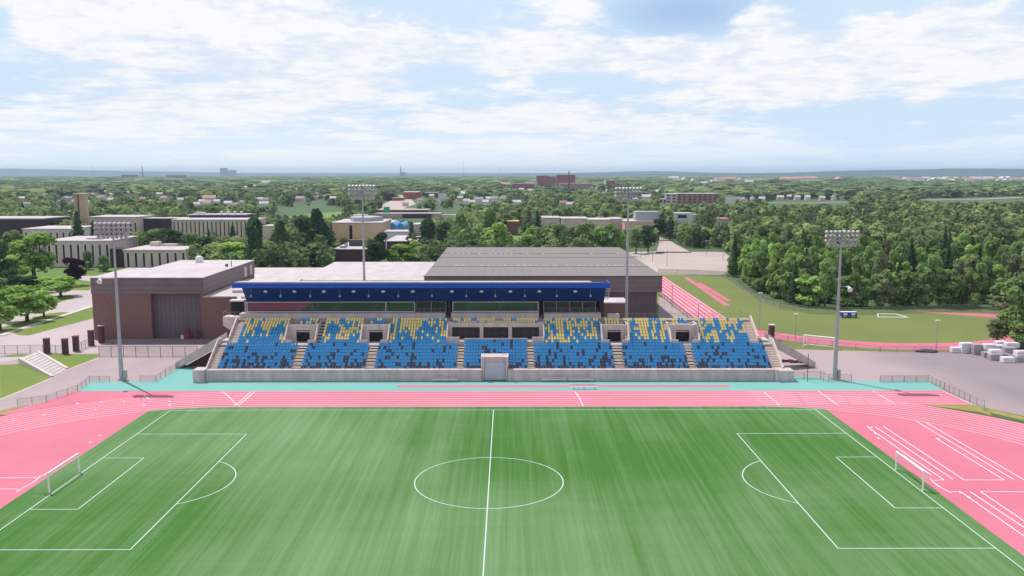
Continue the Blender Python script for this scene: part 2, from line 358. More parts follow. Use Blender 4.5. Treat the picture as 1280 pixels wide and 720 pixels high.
# campus lawns
s=MB(); sheet(s,[(-330,60),(-60,60),(-60,400),(-330,400)],lay(0)); struct(s,'campus_lawn',M['lawn_dark'])
# pavement left (concrete apron between track and sports hall)
s=MB(); sheet(s,[(-50,47),(-73.2,45.8),(-74.6,39),(-78.5,31),(-84,24),(-130,20),(-130,100),(-56,100),(-50,100)],lay(1)); struct(s,'left_pavement',M['asph_pink'])
s=MB(); sheet(s,PX((0,444),(60,442),(124,441),(124,360),(60,362),(50,373),(0,395)),lay(2))
sheet(s,PX((100,345),(124,345),(124,353),(100,350)),lay(2)); sheet(s,PX((0,453),(45,446),(30,446),(0,447)),lay(3))
struct(s,'access_road',M['road'])
s=MB()
sheet(s,PX((15.6,416),(24,419),(36,419.5),(80,407.5),(117,398),(117,384),(80,395),(37.5,410)),lay(4))
sheet(s,PX((0,416.5),(16,412.5),(60,400.5),(87.5,390.5),(78,390),(60,392),(30,401),(0,410)),lay(4))
sheet(s,PX((57.5,374),(75,369),(88,369),(95,371),(87.5,374),(62,381)),lay(4))
sheet(s,PX((40,362.5),(112,363),(118,352.5),(70,352)),lay(4))
sheet(s,PX((0,446),(16,443),(55,442.5),(124,443),(122,447),(84,462),(47,446),(30,446)),lay(4))
sheet(s,PX((0,456),(28,455),(66,472),(0,499)),lay(4))
struct(s,'grass_verge',M['lawn'])
s=MB(); strip(s,PX((0,420),(37,408),(80,394.5),(117,382.5)),1.6,lay(3)+.12); strip(s,PX((0,499.5),(30,487),(66,472),(84,462.5),(122,447.5)),.35,lay(6)); struct(s,'kerb_path',M['kerb'])
# right-hand lot
s=MB(); sheet(s,[(50,46),(79,46),(78.7,36),(83.5,29),(150,14),(170,60),(130,66),(112,79),(97,80.3),(85,81.5),(75,86),(65,97),(50,99)],lay(1)); struct(s,'right_lot',M['lot_right'])
s=MB(); pass
s=MB(); sheet(s,[(-60,74),(60,74),(60,118),(-60,118)],lay(0)); sheet(s,PX((823,372),(829,372),(842,376),(880,402),(860,402),(823,402)),lay(3)); struct(s,'service_yard',M['asph_pink'])
# practice ground: grass, track, runways
s=MB(); sheet(s,[(42,82),(64,83),(85,80),(100,80),(120,86),(150,110),(150,141),(97,139),(86,142),(80,160),(82,226),(58,229),(42,229)],lay(1)+.002); struct(s,'practice_field',M['field2'])
s=MB(); ring_o=arc(95,125.5,43.8,180,361,60); ring_i=arc(95,125.5,36.0,180,361,60)
s.add([(x,y,lay(5)) for x,y in ring_o]+[(x,y,lay(5)) for x,y in ring_i],[(i,i+1,61+i+1,61+i) for i in range(60)])
sheet(s,[(131,125),(138.8,125),(138.8,131),(124,133),(112,138),(118,133)],lay(4))
sheet(s,[(50.2,112),(59.7,112),(59.7,226),(50.2,226)],lay(4)); struct(s,'practice_track',M['pink'])
s=MB(); 
for k in range(7): strip(s,[(50.4+1.5*k,105),(50.4+1.5*k,226)],.16,lay(6))
for a,b in (((862,347.5),(908,379.5)),((875,354.5),(912,376))):
    pass
struct(s,'practice_track_lines',M['line'])
s=MB(); strip(s,PX((858,347),(909,382)),1.7,lay(5)); strip(s,PX((873,353.5),(911,376)),1.7,lay(5)); struct(s,'jump_runway',M['pink'])
s=MB(); strip(s,PX((905,343),(918,352),(935,365),(955,377),(975,385),(1000,390),(1060,392.5)),1.4,lay(3)); struct(s,'worn_path',mat('worn_grass_path',(.20,.23,.15),.95,.15,.3))
# parking lot beyond the hall
s=MB(); sheet(s,PX((775,317),(795,314.5),(905,315),(925,330),(912,343.5),(780,342)),lay(2)); sheet(s,PX((820,316),(865,316),(846,306),(833,298),(822,297),(824,304)),lay(2)); struct(s,'car_park',M['lot'])
s=MB(); strip(s,PX((817,343),(908,343.8)),.8,lay(3)); struct(s,'car_park_kerb',M['kerb'])
# teal surround
s=MB(); sheet(s,[(-73.1,46.1),(-73.7,53.4),(-62,53.3),(-62.2,66),(-54,66),(-54,53.2),(53,53.2),(53,56.5),(60,56.5),(62,53.3),(79.1,52.8),(78.9,46.1)],lay(3)); struct(s,'teal_apron',M['teal'])
# main track
YC=-.9; XC=41.5; RO=47.0; RI=36.5
s=MB(); poly=arc(XC,YC,RO,-90,90,48)+arc(-XC,YC,RO,90,270,48); sheet(s,poly,lay(4))
sheet(s,[(40,36.2),(78.7,36.2),(78.9,46.1),(40,46.1)],lay(5)); sheet(s,[(-40,46.1),(-73.1,46.1),(-74.6,39),(-78.5,30.8),(-60,30.8),(-40,40)],lay(5)); struct(s,'running_track',M['pink'])
s=MB(); sheet(s,PX((1150,506.3),(1216,506.3),(1236,514),(1240,520),(1225,515.5),(1190,510.5)),lay(4)+.002); sheet(s,PX((1225,513),(1280,526),(1280,521),(1240,512),(1216,506.3)),lay(4)+.0025); sheet(s,PX((0,514),(20,508.5),(38,506),(0,518)),lay(6)); struct(s,'olive_grass_wedge',mat('olive_grass',(.30,.27,.075),.95,.2,.5))
s=MB(); sheet(s,[G(497,484.2),G(912,484.2),G(912,481.6),G(497,481.6)],lay(5)); struct(s,'runway_strip',M['pink'])
s=MB(); sheet(s,[(-55.2,33.2),(-51,34.6),(-46,35.2),(-40,35.3),(44,35.3),(48.5,35.1),(53.6,34.0),(53.6,-42),(-55.2,-42)],lay(6)); struct(s,'artificial_turf',M['turf'])
# lane lines
s=MB(); lw=(RO-RI-.5)/8
for k in range(9):
    r=RI+.02+lw*k; wdt=.15
    strip(s,arc(XC,YC,r,-85,90,64)+arc(-XC,YC,r,90,265,64),wdt,lay(7))
for k in range(8): strip(s,[(41,YC+RI+.02+lw*(k+1)),(78,YC+RI+.02+lw*(k+1))],.15,lay(8))
struct(s,'lane_lines',M['line_dim'])
s=MB()
EPS=[0]
def eps(): EPS[0]=(EPS[0]+1)%12; return EPS[0]*.0004
def gl(pts,w=.13,z=lay(9)): strip(s,PX(*pts),w,z+eps())
for q in [[(1083.5,533.5),(1179.9,600.3)],[(1093.9,533.5),(1191,599.4)],[(1104,533),(1205,600.3)],[(1205,600.3),(1255.4,600.3)],[(1170,548.2),(1255.4,600.3)],[(1144,526),(1266.7,599.4)],[(1157,528),(1285,603)],
    [(1167.7,600.8),(1180,600.3)],[(1162.5,598.6),(1167.7,603.8),(1174.6,609),(1189.4,616.8)],[(1189.4,615),(1200.7,615)],[(1200.7,615),(1285,674)],[(1212.8,615),(1285,663)],[(1225.9,615),(1285,655)],[(1225.9,615),(1285,615)],
    [(-5,597.5),(47,597.5)],[(-5,611.6),(22.5,611.6)],[(20.6,600),(30,609.4)][:0] or [(20.6,615),(30,609.4),(38.8,605),(46.9,598.8),(51,595)]]: gl(q)
for q in [[(277.5,490),(283,493),(289,499),(295,506)],[(313.8,490),(293.8,507.5)],[(318.5,490),(297.5,507.5)],[(718.8,490),(724,497),(728.8,507.5)],[(1022.5,489),(1047.5,506.5)],[(1091,489),(1120,506)],[(180,494),(186,499)],[(1178,488.7),(1215,505.8)]]: gl(q,.13)
for q in [[(955,490),(975,507.5)]]: gl(q,.10)
for px,py in [(97,504.5),(126,503),(155,502),(180,506.5),(212,502),(212,506.5),(241,504),(119,512),(55,519),(17,526),(125,545),(113,553),(1094,542),(1098,548),(1201,616),(1211,622),(1173,549),(1085,534),(1089,534.5)]:
    x,y=G(px,py); sheet(s,[(x-.16,y-.2),(x+.16,y-.2),(x+.16,y+.2),(x-.16,y+.2)],lay(9)+.006)
struct(s,'track_markings',M['line'])
s=MB(); W_=.12; z=lay(8); X1=51.8; Y1=33.3
def pl(p): strip(s,p,W_,z+eps())
pl([(-X1,-42),(-X1,Y1)]); pl([(X1,-42),(X1,Y1)]); pl([(-X1,Y1),(X1,Y1)]); pl([(0,-42),(0,Y1)])
s2=arc(0,0,9.15,0,360,72); strip(s,s2[:-1],W_,z+.004,closed=True)
for sg in (-1,1):
    for d,h in ((16.0,20.1),(5.5,9.16)):
        pl([(sg*X1,h),(sg*(X1-d),h)]); pl([(sg*(X1-d),h),(sg*(X1-d),-h)]); pl([(sg*(X1-d),-h),(sg*X1,-h)])
    a=math.degrees(math.acos(5.0/9.15)); c=(sg*(X1-11),0)
    pts=arc(c[0],0,9.15,180-a,180+a,30) if sg>0 else arc(c[0],0,9.15,-a,a,30); strip(s,pts,W_,z+.004)
struct(s,'pitch_markings',M['pline'])
# ================================================================== GRANDSTAND
def ry(i): return 55.0+.85*i
def rz(i): return 1.55+.46*i
gs=thing('grandstand','long concrete grandstand with blue roof and blue and yellow seats beside the pink track','grandstand',(0,62,0))
NR=16
vom=[(-40.6,-34.5),(-26.1,-20.6),(20.3,25.7),(33.5,39.2)]   # openings between the upper blocks
low_ais=[(-37.7,-36.1),(-24.1,-22.5),(-7.2,-6.0),(6.0,7.2),(22.2,23.9),(36.0,37.2)]
T=MB()
def rows(x0,x1,i0,i1):
    for i in range(i0,i1): T.box(x0,x1,ry(i)-.15,ry(i+1)-.15,0 if i==i0 else rz(i)-.5,rz(i))
xs=[-51.6]+[v for a in vom[:2] for v in a]+[-9.6,9.4]+[v for a in vom[2:] for v in a]+[51.4]
# lower 8 rows right across (the tunnel interrupts rows 0-2)
rows(-51.6,-2.3,0,8); rows(2.1,51.4,0,8); rows(-2.3,2.1,3,8)
T.box(-2.3,2.1,54.85,57.4,0,.04)
# upper rows in blocks
for a,b in ((-49.7,-40.6),(-34.5,-26.1),(-20.6,-9.6),(9.4,20.3),(25.7,33.5),(39.2,48.9)): rows(a,b,8,16)
T.box(-53.2,-49.7,ry(8)-.15,ry(9)+.9,0,rz(8)); T.box(48.9,53.0,ry(8)-.15,ry(9)+.9,0,rz(8))
rows(-6.1,6.1,8,9)
T.build('terrace',M['concrete'],gs)
# walkway/back body under the upper deck
b=MB(); b.box(-51.2,22.3,ry(16)-.15,71.5,0,9.0); b.box(22.3,50.4,ry(16)-.15,70.4,0,8.9); b.build('upper_walkway',M['concrete'],gs)
b=MB(); b.box(-51.2,-10.2,69.3,71.4,9.0,10.05); b.box(-9.0,8.5,69.1,71.4,9.0,10.1); b.box(9.5,20.9,69.3,71.4,9.0,10.0); b.box(22.2,24.6,69.4,70.2,9.0,9.9); b.build('parapet',M['concrete_wall'],gs)
# stairs between blocks
def stair(x0,x1,i0,i1,name='stair'):
    q=MB(); n=(i1-i0)*2
    for k in range(n):
        y=ry(i0)-.575+k*.425; zz=rz(i0)-.46+.23*(k+1); q.box(x0,x1,y,y+.425,zz-.34,zz+.004)
    return q.build(name,M['step'],gs)
for a,b_ in low_ais: stair(a,b_,0,8)
stair(-53.1,-51.6,0,8); stair(51.4,53.0,0,8); stair(-51.2,-49.7,9,16); stair(48.9,50.4,9,16)
stair(-9.6,-8.9,9,16)if False else None
for a,b_ in ((-34.5,-33.7),(25.0,25.7),(38.3,39.15)): stair(a,b_,9,16)
# front wall
b=MB(); b.box(-52.9,-2.5,53.4,54.85,0,2.05); b.box(2.3,51.3,53.4,54.85,0,2.05)
for k in range(17):
    x=-50+6.2*k
    if abs(x)>3.5 and x<50.5: b.box(x-.04,x+.04,53.37,53.42,.1,2.0)
b.box(-52.9,-2.5,53.33,53.55,1.95,2.12); b.box(2.3,51.3,53.33,53.55,1.95,2.12)
b.build('front_wall',M['concrete_wall'],gs)
b=MB(); b.box(-55.0,-52.95,52.6,55.4,0,2.25); b.build('end_pier',M['concrete_wall'],gs)
b=MB(); b.box(51.4,54.6,52.9,55.6,0,2.0); b.box(51.2,51.7,52.75,53.3,0,2.2); b.build('end_pier',M['concrete_wall'],gs)
# front rail
b=MB()
for x0,x1 in ((-52.5,-2.6),(2.4,51.2)):
    b.tube((x0,53.75,2.62),(x1,53.75,2.62),.03,n=5); b.tube((x0,53.75,2.35),(x1,53.75,2.35),.02,n=5)
    n=int((x1-x0)/1.9)
    for k in range(n+1):
        x=x0+(x1-x0)*k/n; b.tube((x,53.75,2.05),(x,53.75,2.62),.025,n=5)
b.build('front_railing',M['steel_dark'],gs)
# end walls (white-capped sloping parapets)
def slopewall(x0,x1,y0,z0,y1,z1,m=M['concrete_light'],h=1.0,name='sloping_parapet'):
    q=MB(); q.yz(x0,x1,[(y0,0),(y0,z0+h),(y1,z1+h),(y1,0)]); return q.build(name,m,gs)
slopewall(-53.35,-53.12,54.9,1.3,61.9,5.2); slopewall(53.02,53.3,54.9,1.3,61.9,5.2)
slopewall(-51.45,-51.22,62.8,5.6,68.6,8.8); slopewall(50.42,50.7,62.8,5.6,68.6,8.8)
slopewall(-53.35,-53.1,61.9,5.2,64.2,5.2); slopewall(53.0,53.3,61.9,5.2,64.2,5.2)
# vomitories
def vomitory(a,b_,opening=True,white=False):
    q=MB(); z0=rz(8); top=rz(13)+.05; yb=ry(13)-.25
    # floor, side walls following the rake, head wall, rows over the opening
    q.box(a,b_,ry(8)-.15,yb,0,z0-.02)
    for x0,x1 in ((a,a+.25),(b_-.25,b_)):
        q.yz(x0,x1,[(ry(8)-.15,z0-.02),(ry(8)-.15,z0+.95),(yb-1.2,top+1.1),(ry(16)-.15,top+1.1),(ry(16)-.15,z0-.02)])
    mid=(a+b_)/2; yb-=1.2
    q.box(a+.25,mid-1.3,yb,yb+.3,z0,top+.9); q.box(mid+1.3,b_-.25,yb,yb+.3,z0,top+.9); q.box(a+.25,b_-.25,yb-.004,yb+.3,z0+2.25,top+.95)
    q.box(a+.3,b_-.3,yb+.3,yb+1.5,top-.3,top+.9)
    q.box(a+.3,b_-.3,yb+.3,ry(16)-.15,top-.5,top+.3)
    # two low fronts
    q.box(a+.25,a+1.5,ry(8)-.15,ry(8)+.05,z0-.02,z0+.9); q.box(b_-1.5,b_-.25,ry(8)-.15,ry(8)+.05,z0-.02,z0+.9)
    o=q.build('vomitory',M['concrete_wall'] if not white else M['concrete_light'],gs)
    d=MB(); d.box(mid-1.6,mid+1.6,yb+.35,yb+1.4,z0,z0+2.3); d.build('opening',M['black'],o)  # solid black block, painting the shade inside the doorway
    return o
for a,b_ in vom: vomitory(a,b_,white=(a>30))
# the wide central opening: three bays
q=MB(); z0=rz(9); yb=ry(12)+.3
q.box(-9.55,9.35,ry(9)-.15,yb,0,z0-.02)
q.box(-9.55,-8.6,yb,yb+.4,z0,z0+3.3); q.box(8.4,9.35,yb,yb+.4,z0,z0+3.3)
q.box(-3.2,-2.5,yb,yb+.4,z0,z0+2.4); q.box(2.4,3.1,yb,yb+.4,z0,z0+2.4)
q.box(-8.6,8.4,yb-.003,yb+.4,z0+2.25,z0+3.1); q.box(-8.6,8.4,yb+.4,ry(16)-.15,z0+2.4,z0+2.8)
for x0,x1 in ((-9.58,-9.35),(9.15,9.38)): q.yz(x0,x1,[(ry(9)-.15,z0-.02),(ry(9)-.15,z0+.9),(yb,z0+3.3),(ry(16)-.15,z0+3.3),(ry(16)-.15,z0-.02)])
q.box(-9.3,-7.0,ry(9)-.15,ry(9)+.05,z0,z0+.85); q.box(7.0,9.1,ry(9)-.15,ry(9)+.05,z0,z0+.85); q.box(-6.1,6.1,ry(9)-.1,ry(9)+.06,z0,z0+.6)
o=q.build('central_opening',M['concrete_wall'],gs)
for x0,x1 in ((-8.6,-3.2),(-2.5,2.4),(3.1,8.4)):
    d=MB(); d.box(x0,x1,yb+.7,yb+.9,z0,z0+2.3); 
    for k in range(1,4): d.box(x0+(x1-x0)*k/4-.04,x0+(x1-x0)*k/4+.04,yb+.62,yb+.7,z0,z0+2.3,1)
    d.build('window_bay',[M['dark'],M['steel_dark']],o)
# central tunnel
q=MB(); q.box(-2.45,-2.05,53.9,57.4,0,4.35); q.box(1.85,2.25,53.9,57.4,0,4.35); q.box(-2.05,1.85,54.3,57.5,3.3,4.33); q.box(-2.05,1.85,57.0,57.4,0,3.3); t_=q.build('player_tunnel',M['concrete_wall'],gs)
q=MB(); q.box(-2.0,1.8,54.32,54.42,0,3.28); q.box(-.13,-.07,54.28,54.32,0,3.28); q.build('tunnel_door',M['door_grey'],t_)
for xa in (-2.6,2.26): q=MB(); q.box(xa,xa+.14,53.8,57.2,2.6,4.45); q.build('tunnel_trim',M['white'],t_)
# roof: fascia, soffit, press level
q=MB(); q.yz(-50.3,21.7,[(68.6,15.35),(68.6,16.3),(74.6,15.7),(74.6,12.15),(71.6,12.15)]); rf=q.build('roof',M['blue_soffit'],gs)
q=MB(); q.box(-52.1,22.5,68.3,68.6,15.3,16.25); q.box(22.3,22.5,68.6,74,15.2,16.2); q.box(-52.1,-51.9,68.6,74,15.2,16.2); q.build('fascia',M['blue'],rf)
q=MB(); q.yz(-51.6,18.9,[(68.35,16.26),(68.35,16.50),(74.6,15.95),(74.6,15.71)]); q.build('roof_sheet',M['roof_white'],rf)
q=MB()
for z_ in (15.0,14.4,13.8,13.2,12.6): q.tube((21.75,69.0+(15.35-z_),z_),(22.6,69+(15.35-z_),z_),.06,n=5)
q.tube((22.5,69.2,15.2),(22.5,72,12.4),.06,n=5); q.build('end_ladder',M['white'],rf)
q=MB(); q.box(-51,-50.6,71.5,74.5,9,12.15); q.box(-9.8,-9.3,71.6,74.5,9,12.15); q.box(20.9,21.7,71.9,74.5,9,12.15); q.box(8.5,8.9,71.6,74.5,9,12.15); q.box(-51,21,74.3,74.6,9,12.15); q.build('press_level_wall',M['plum_wall'],gs)
def windows(x0,x1,z0,z1,ms,m=M['glass'],y=71.42,frame=M['white'],name='window_band'):
    q=MB(); q.box(x0,x1,y,y+.08,z0,z1); o=q.build(name,m,gs)
    f=MB()
    for x in [x0,*ms,x1]: f.box(x-.06,x+.06,y-.05,y+.0,z0,z1)
    f.box(x0,x1,y-.07,y-.003,z0-.05,z0+.08); f.box(x0,x1,y-.07,y-.003,z1-.1,z1)
    f.build('window_frame',frame,o); return o
windows(-50.6,-16.5,10.1,12.1,[-22.3,-50.2]); windows(-8.8,8.4,10.15,12.1,[])
windows(9.5,20.0,9.9,12.1,[12.1,14.8,17.4],M['dark'],y=71.9,frame=M['rail']); windows(-16.3,-10.2,9.9,12.1,[-13.2],M['dark'],y=72.2,frame=M['rail'])
for x0,x1 in ((-16.4,-10.2),(9.4,20.2)):
    q=MB()
    q.tube((x0,70.0,11.0),(x1,70.0,11.0),.03,n=5); q.tube((x0,70.0,10.6),(x1,70.0,10.6),.02,n=5)
    for k in range(7): q.tube((x0+(x1-x0)*k/6,70,10),(x0+(x1-x0)*k/6,70,11),.025,n=5)
    q.build('balcony_railing',M['rail'],gs)
q=MB(); q.tube((22.3,70.2,9.9),(50.4,70.2,9.9),.035,n=5); q.tube((24.6,70.2,9.45),(50.4,70.2,9.45),.02,n=5)
for k in range(16): q.tube((24.6+1.72*k,70.2,8.9),(24.6+1.72*k,70.2,9.9),.03,n=5)
q.tube((48.6,68.9,8.6),(48.6,68.9,10.9),.05,n=5)
q.build('back_railing',M['rail'],gs)
# left balcony
q=MB(); q.box(-54.6,-51.3,69.6,72.5,7.6,9.3); q.xz(69.6,72.5,[(-54.6,7.6),(-51.3,7.6),(-51.3,6.4),(-52.6,6.2)]); bal=q.build('side_balcony',M['concrete_light'],gs)
q=MB(); 
for x in (-54.5,-53.4,-52.3): q.tube((x,69.7,9.3),(x,69.7,10.3),.04,n=5)
q.tube((-54.5,69.7,10.3),(-51.3,69.7,10.3),.04,n=5); q.tube((-54.5,69.7,10.3),(-54.5,72.4,10.3),.04,n=5); q.build('balcony_rail',M['rail'],bal)
q=MB(); q.box(-53.8,-51.1,72.6,73.6,9,12.0); q.box(-54,-51.05,72.4,74,12.0,12.3,1); q.build('side_door',[M['black'],M['white']],gs)
# side ramps with solid parapets
for sg in (-1,1):
    q=MB(); x0=53.2 if sg>0 else -53.3; x1=x0+sg*9.3
    q.xz(64.6,67.6,[(x0,4.6),(x0,5.5),(x1,.35),(x1,0),(x1-sg*.6,0)])
    for y0 in (64.45,67.6): q.xz(y0,y0+.16,[(x0,4.5),(x0,6.6),(x1,1.1),(x1,0)])
    q.box(min(x0,x0+sg*-1.2),max(x0,x0+sg*-1.2),64.45,67.7,4.6,5.5)
    rp=q.build('side_ramp',M['concrete_wall'],gs)
    q=MB(); q.xz(66.4,66.6,[(x0,0),(x0,4.5),(x1-sg*1.2,0)]) if sg<0 else q.box(x0+1.3,x0+1.8,65,65.5,0,4.2)  # dark brown triangle under the left ramp, upright block under the right
    q.build('under_ramp_piece',M['brick_dark'],rp)
# rails over vomitory mini-landings
# lamps and hanging speakers under the soffit
lamp0=None
LX=[332,368,405,442,479,516,565,602,638,674,719]; SX=[314,351,388,425,461,498,540,583,619,656,696,738]
LG='round lamps under the grandstand soffit'; SG='cone speakers hanging from the grandstand soffit'
for k,px in enumerate(LX):
    x,zc=ZY(px,363,69.2)
    if lamp0 is None:
        lamp0=thing('soffit_lamp','','lamp',(x,69.25,14.85),LG); q=MB()
        q.ball((x,69.1,14.5),.42,.42,.26,nu=12); q.build('lamp_dome',M['white'],lamp0)
        q=MB(); q.tube((x,69.1,14.6),(x,69.1,15.3),.05,n=6); q.box(x+.1,x+1.1,69.3,69.5,14.6,14.85); q.build('lamp_bracket',M['steel_dark'],lamp0); t=lamp0
    else: t=dup(lamp0); t.location=(x,69.25,14.85)
    t['label']='round white lamp under the blue soffit, %s in its row from the left'%['first','second','third','fourth','fifth','sixth','seventh','eighth','ninth','tenth','eleventh'][k]
ORD=['first','second','third','fourth','fifth','sixth','seventh','eighth','ninth','tenth','eleventh','twelfth','thirteenth','fourteenth','fifteenth','sixteenth']
sp0=None
for k,px in enumerate(SX):
    x,zc=ZY(px,369,69.0)
    if sp0 is None:
        sp0=thing('hanging_speaker','','speaker',(x,68.9,15.3),SG); q=MB(); q.tube((x,68.9,15.3),(x,68.9,14.0),.025,n=5); q.build('drop_rod',M['rail'],sp0)
        q=MB(); q.tube((x,68.9,13.95),(x,68.75,13.45),.07,.26,n=10); q.build('cone',M['galv'],sp0); t=sp0
    else: t=dup(sp0); t.location=(x,68.9,15.3)
    t['label']='grey cone speaker hanging on a rod below the blue soffit, %s from the left'%ORD[k]
# ---- seats
def seat_template():
    q=MB()
    q.box(-.20,.20,-.05,.33,.40,.46,0)                      # pan
    q.yz(-.205,.205,[(.30,.44),(.36,.44),(.43,.86),(.37,.88)],0)  # back
    q.yz(-.20,.20,[(-.06,.36),(-.02,.36),(-.02,.46),(-.06,.44)],0)
    q.box(-.03,.03,.16,.30,0.0,.42,1)
    return q
ST=seat_template(); meshes={}
for cn in ('blue','navy','yellow'):
    me=bpy.data.meshes.new(cn+'_seat'); me.from_pydata(ST.v,[],ST.f); me.materials.append(M['seat_'+cn]); me.materials.append(M['seat_frame']); me.polygons.foreach_set('material_index',ST.m); meshes[cn]=me
blocks_low=[(-51.4,-37.8),(-36.0,-24.2),(-22.4,-7.3),(-5.9,5.9),(7.3,22.1),(24.0,35.9),(37.3,51.2)]
blocks_up=[(-49.6,-40.7,.5),(-33.6,-26.2,.5),(-20.5,-9.7,.55),(9.5,20.2,.85),(25.8,33.4,.5),(39.3,48.8,.5)]
names=['leftmost','second','third','central','fifth','sixth','rightmost']
SP=.525; seats=[]
rnd=random.Random(5)
for bi,(a,b_) in enumerate(blocks_low):
    n=int((b_-a)/SP); nav=[rnd.random() for _ in range(n)]
    for i in range(8):
        pb={0:.30,1:.52,2:.70,3:.80,4:.87,5:.90,6:.93,7:.95}[i]
        if bi==3: pb=min(.92,pb+.28)
        for k in range(n):
            x=a+(k+.5)*(b_-a)/n
            if abs(x+.1)<2.85 and i<3: continue
            # navy seats gather in loose diagonal clusters
            v=.5+.5*math.sin(x*1.9+i*1.1+bi)*math.sin(x*.7-i*.9)
            p=pb-.06+(v-.5)*.10 if i>1 else pb
            seats.append((x,i,'blue' if rnd.random()<p else 'navy',bi))
for (x0,x1) in [(-6.0,6.0)]:
    n=int((x1-x0)/SP)
    for k in range(n): seats.append((x0+(k+.5)*(x1-x0)/n,8,'blue' if rnd.random()<.85 else 'navy',3))
for bi,(a,b_,yl) in enumerate(blocks_up):
    n=int((b_-a)/SP); st=[False]*n
    for i in range(15,7,-1):
        base={15:.72,14:.68,13:.56,12:.50,11:.50,10:.48,9:.36,8:.16}[i]
        if bi==3: base={15:.8,14:.7,13:.5,12:.55,11:.5,10:.5,9:.62,8:.5}[i]
        ns=[]
        for k in range(n):
            p=base*(.62)+(.34 if st[k] else 0)*(1 if i>8 else .5)
            if i==15: p=base
            ns.append(rnd.random()<p)
        st=ns
        for k in range(n): seats.append((a+(k+.5)*(b_-a)/n,i,'yellow' if st[k] else 'blue',bi))
for a,b_,yl in ((-38.7,-35.2,.55),(-24.8,-22.0,.35),(21.4,24.3,1),(34.7,37.8,.6)):
    n=int((b_-a)/SP)
    for i in (14,15):
        for k in range(n): seats.append((a+(k+.5)*(b_-a)/n,i,'yellow' if rnd.random()<yl else 'blue',9))
n=int(16.8/SP)
for i in (14,15):
    for k in range(n):
        x=-8.6+(k+.5)*16.8/n
        if i==15 and 0<x<1.6: continue
        seats.append((x,i,'yellow' if rnd.random()<.82 else 'blue',9))
# seat decks above the openings
q=MB()
for a,b_ in vom: 
    for i in (14,15): q.box(a+.26,b_-.26,ry(i)-.15,ry(i+1)-.15,rz(i)-.5,rz(i))
for i in (14,15): q.box(-9.3,9.1,ry(i)-.15,ry(i+1)-.15,rz(i)-.5,rz(i))
q.build('seat_deck',M['concrete'],gs)
seats.sort(key=lambda s_:(s_[1]>1,(s_[1],0) if s_[1]<2 else (s_[1],0),abs(s_[0]-CX)))
rowname={0:'in the lowest row',1:'in the second row up'}
for (x,i,cn,bi) in seats[:300]:
    o=bpy.data.objects.new(cn+'_seat',meshes[cn]); COL.objects.link(o); o.location=(x,ry(i)+.05,rz(i)); o['_o']=tuple(o.location)
    tag(o,'%s plastic stadium seat %s of the %s seat block'%({'blue':'bright blue','navy':'dark navy'}[cn],rowname[i],names[bi]),'seat','%s seats %s of the %s seat block'%(cn,rowname[i],names[bi]))
rest=seats[300:]
tv=np.array(ST.v); nv=len(tv); tf=ST.f
verts=[];faces=[];mi=[]
ix={'blue':0,'navy':1,'yellow':2}
for k,(x,i,cn,bi) in enumerate(rest):
    verts.append(tv+np.array([x,ry(i)+.05,rz(i)])); faces+=[tuple(v+k*nv for v in f) for f in tf]; mi+=[ix[cn] if m==0 else 3 for m in ST.m]
me=bpy.data.meshes.new('grandstand_seats'); me.from_pydata(np.concatenate(verts).tolist(),[],faces)
for m in ('seat_blue','seat_navy','seat_yellow','seat_frame'): me.materials.append(M[m])
me.polygons.foreach_set('material_index',mi)
o=bpy.data.objects.new('grandstand_seats',me); COL.objects.link(o); o['kind']='stuff'; tag(o,'dense rows of blue, navy and yellow seats filling the grandstand above its two lowest rows','seats')
# ================================================================== FLOODLIGHT MASTS
def floodmast(name,x,y,h,label,hw,face,extra):
    t=thing(name,label,'floodlight mast',(x,y,0),'floodlight masts round the stadium')
    q=MB(); q.tube((x,y,0),(x,y,5.5),.42,.36,12); q.tube((x,y,5.5),(x,y,h),.33,.14,12); q.tube((x,y,0),(x,y,.4),.7,.7,12); q.build('pole',M['galv'],t)
    q=MB(); q.box(x+.42,x+.95,y-.3,y+.3,.2,1.9); q.build('control_box',M['galv'],t)
    fm=None
    for r in range(4):
        z_=h-.25-r*.78; w_=hw if r<3 else hw*.84; n=8 if r<3 else 7
        q=MB(); q.tube((x-w_/2,y,z_),(x+w_/2,y,z_),.06,n=6); q.box(x-w_/2,x+w_/2,y-.02,y+.18,z_-.06,z_-.02); q.build('crossarm',M['galv'],t)
        for k in range(n):
            xx=x-w_/2+w_*(k+.5)/n
            if fm is None:
                q=MB(); q.ball((0,-.30,.0),.31,.34,.20,nu=10); q.tube((0,-.34,-.06),(0,-.62,-.26),.29,.30,10,1); q.box(-.12,.12,-.2,.12,-.1,.06,2)
                me=bpy.data.meshes.new('floodlight'); me.from_pydata(q.v,[],q.f); me.materials.append(M['white']); me.materials.append(M['galv']); me.materials.append(M['steel_dark']); me.polygons.foreach_set('material_index',q.m); fm=me
            o=bpy.data.objects.new('floodlight',fm); COL.objects.link(o); o.parent=t; o.location=(xx-x,face*0-.02,z_+.12)
    if extra:
        sx_,z_=extra; q=MB(); q.tube((x,y,z_),(x+sx_,y-.2,z_+.25*0-.15),.06,n=6); q.build('speaker_arm',M['galv'],t)
        q=MB(); q.tube((x+sx_,y-.2,z_-.15),(x+sx_,y-1.0,z_-.6),.12,.5,10); q.tube((x+sx_,y-.2,z_-.1),(x+sx_-.5,y-.3,z_-.1),.2,.1,8); q.build('horn_speaker',M['white'],t)
    return t
floodmast('floodlight_mast',-68.8,54.6,29.0,'grey floodlight mast standing on the teal apron at the left of the stand',6.8,1,(-2.6,18.9))
floodmast('floodlight_mast',62.6,54.4,27.5,'grey floodlight mast beside the right end of the grandstand by the portable goal',6.4,1,(1.7,17.4))
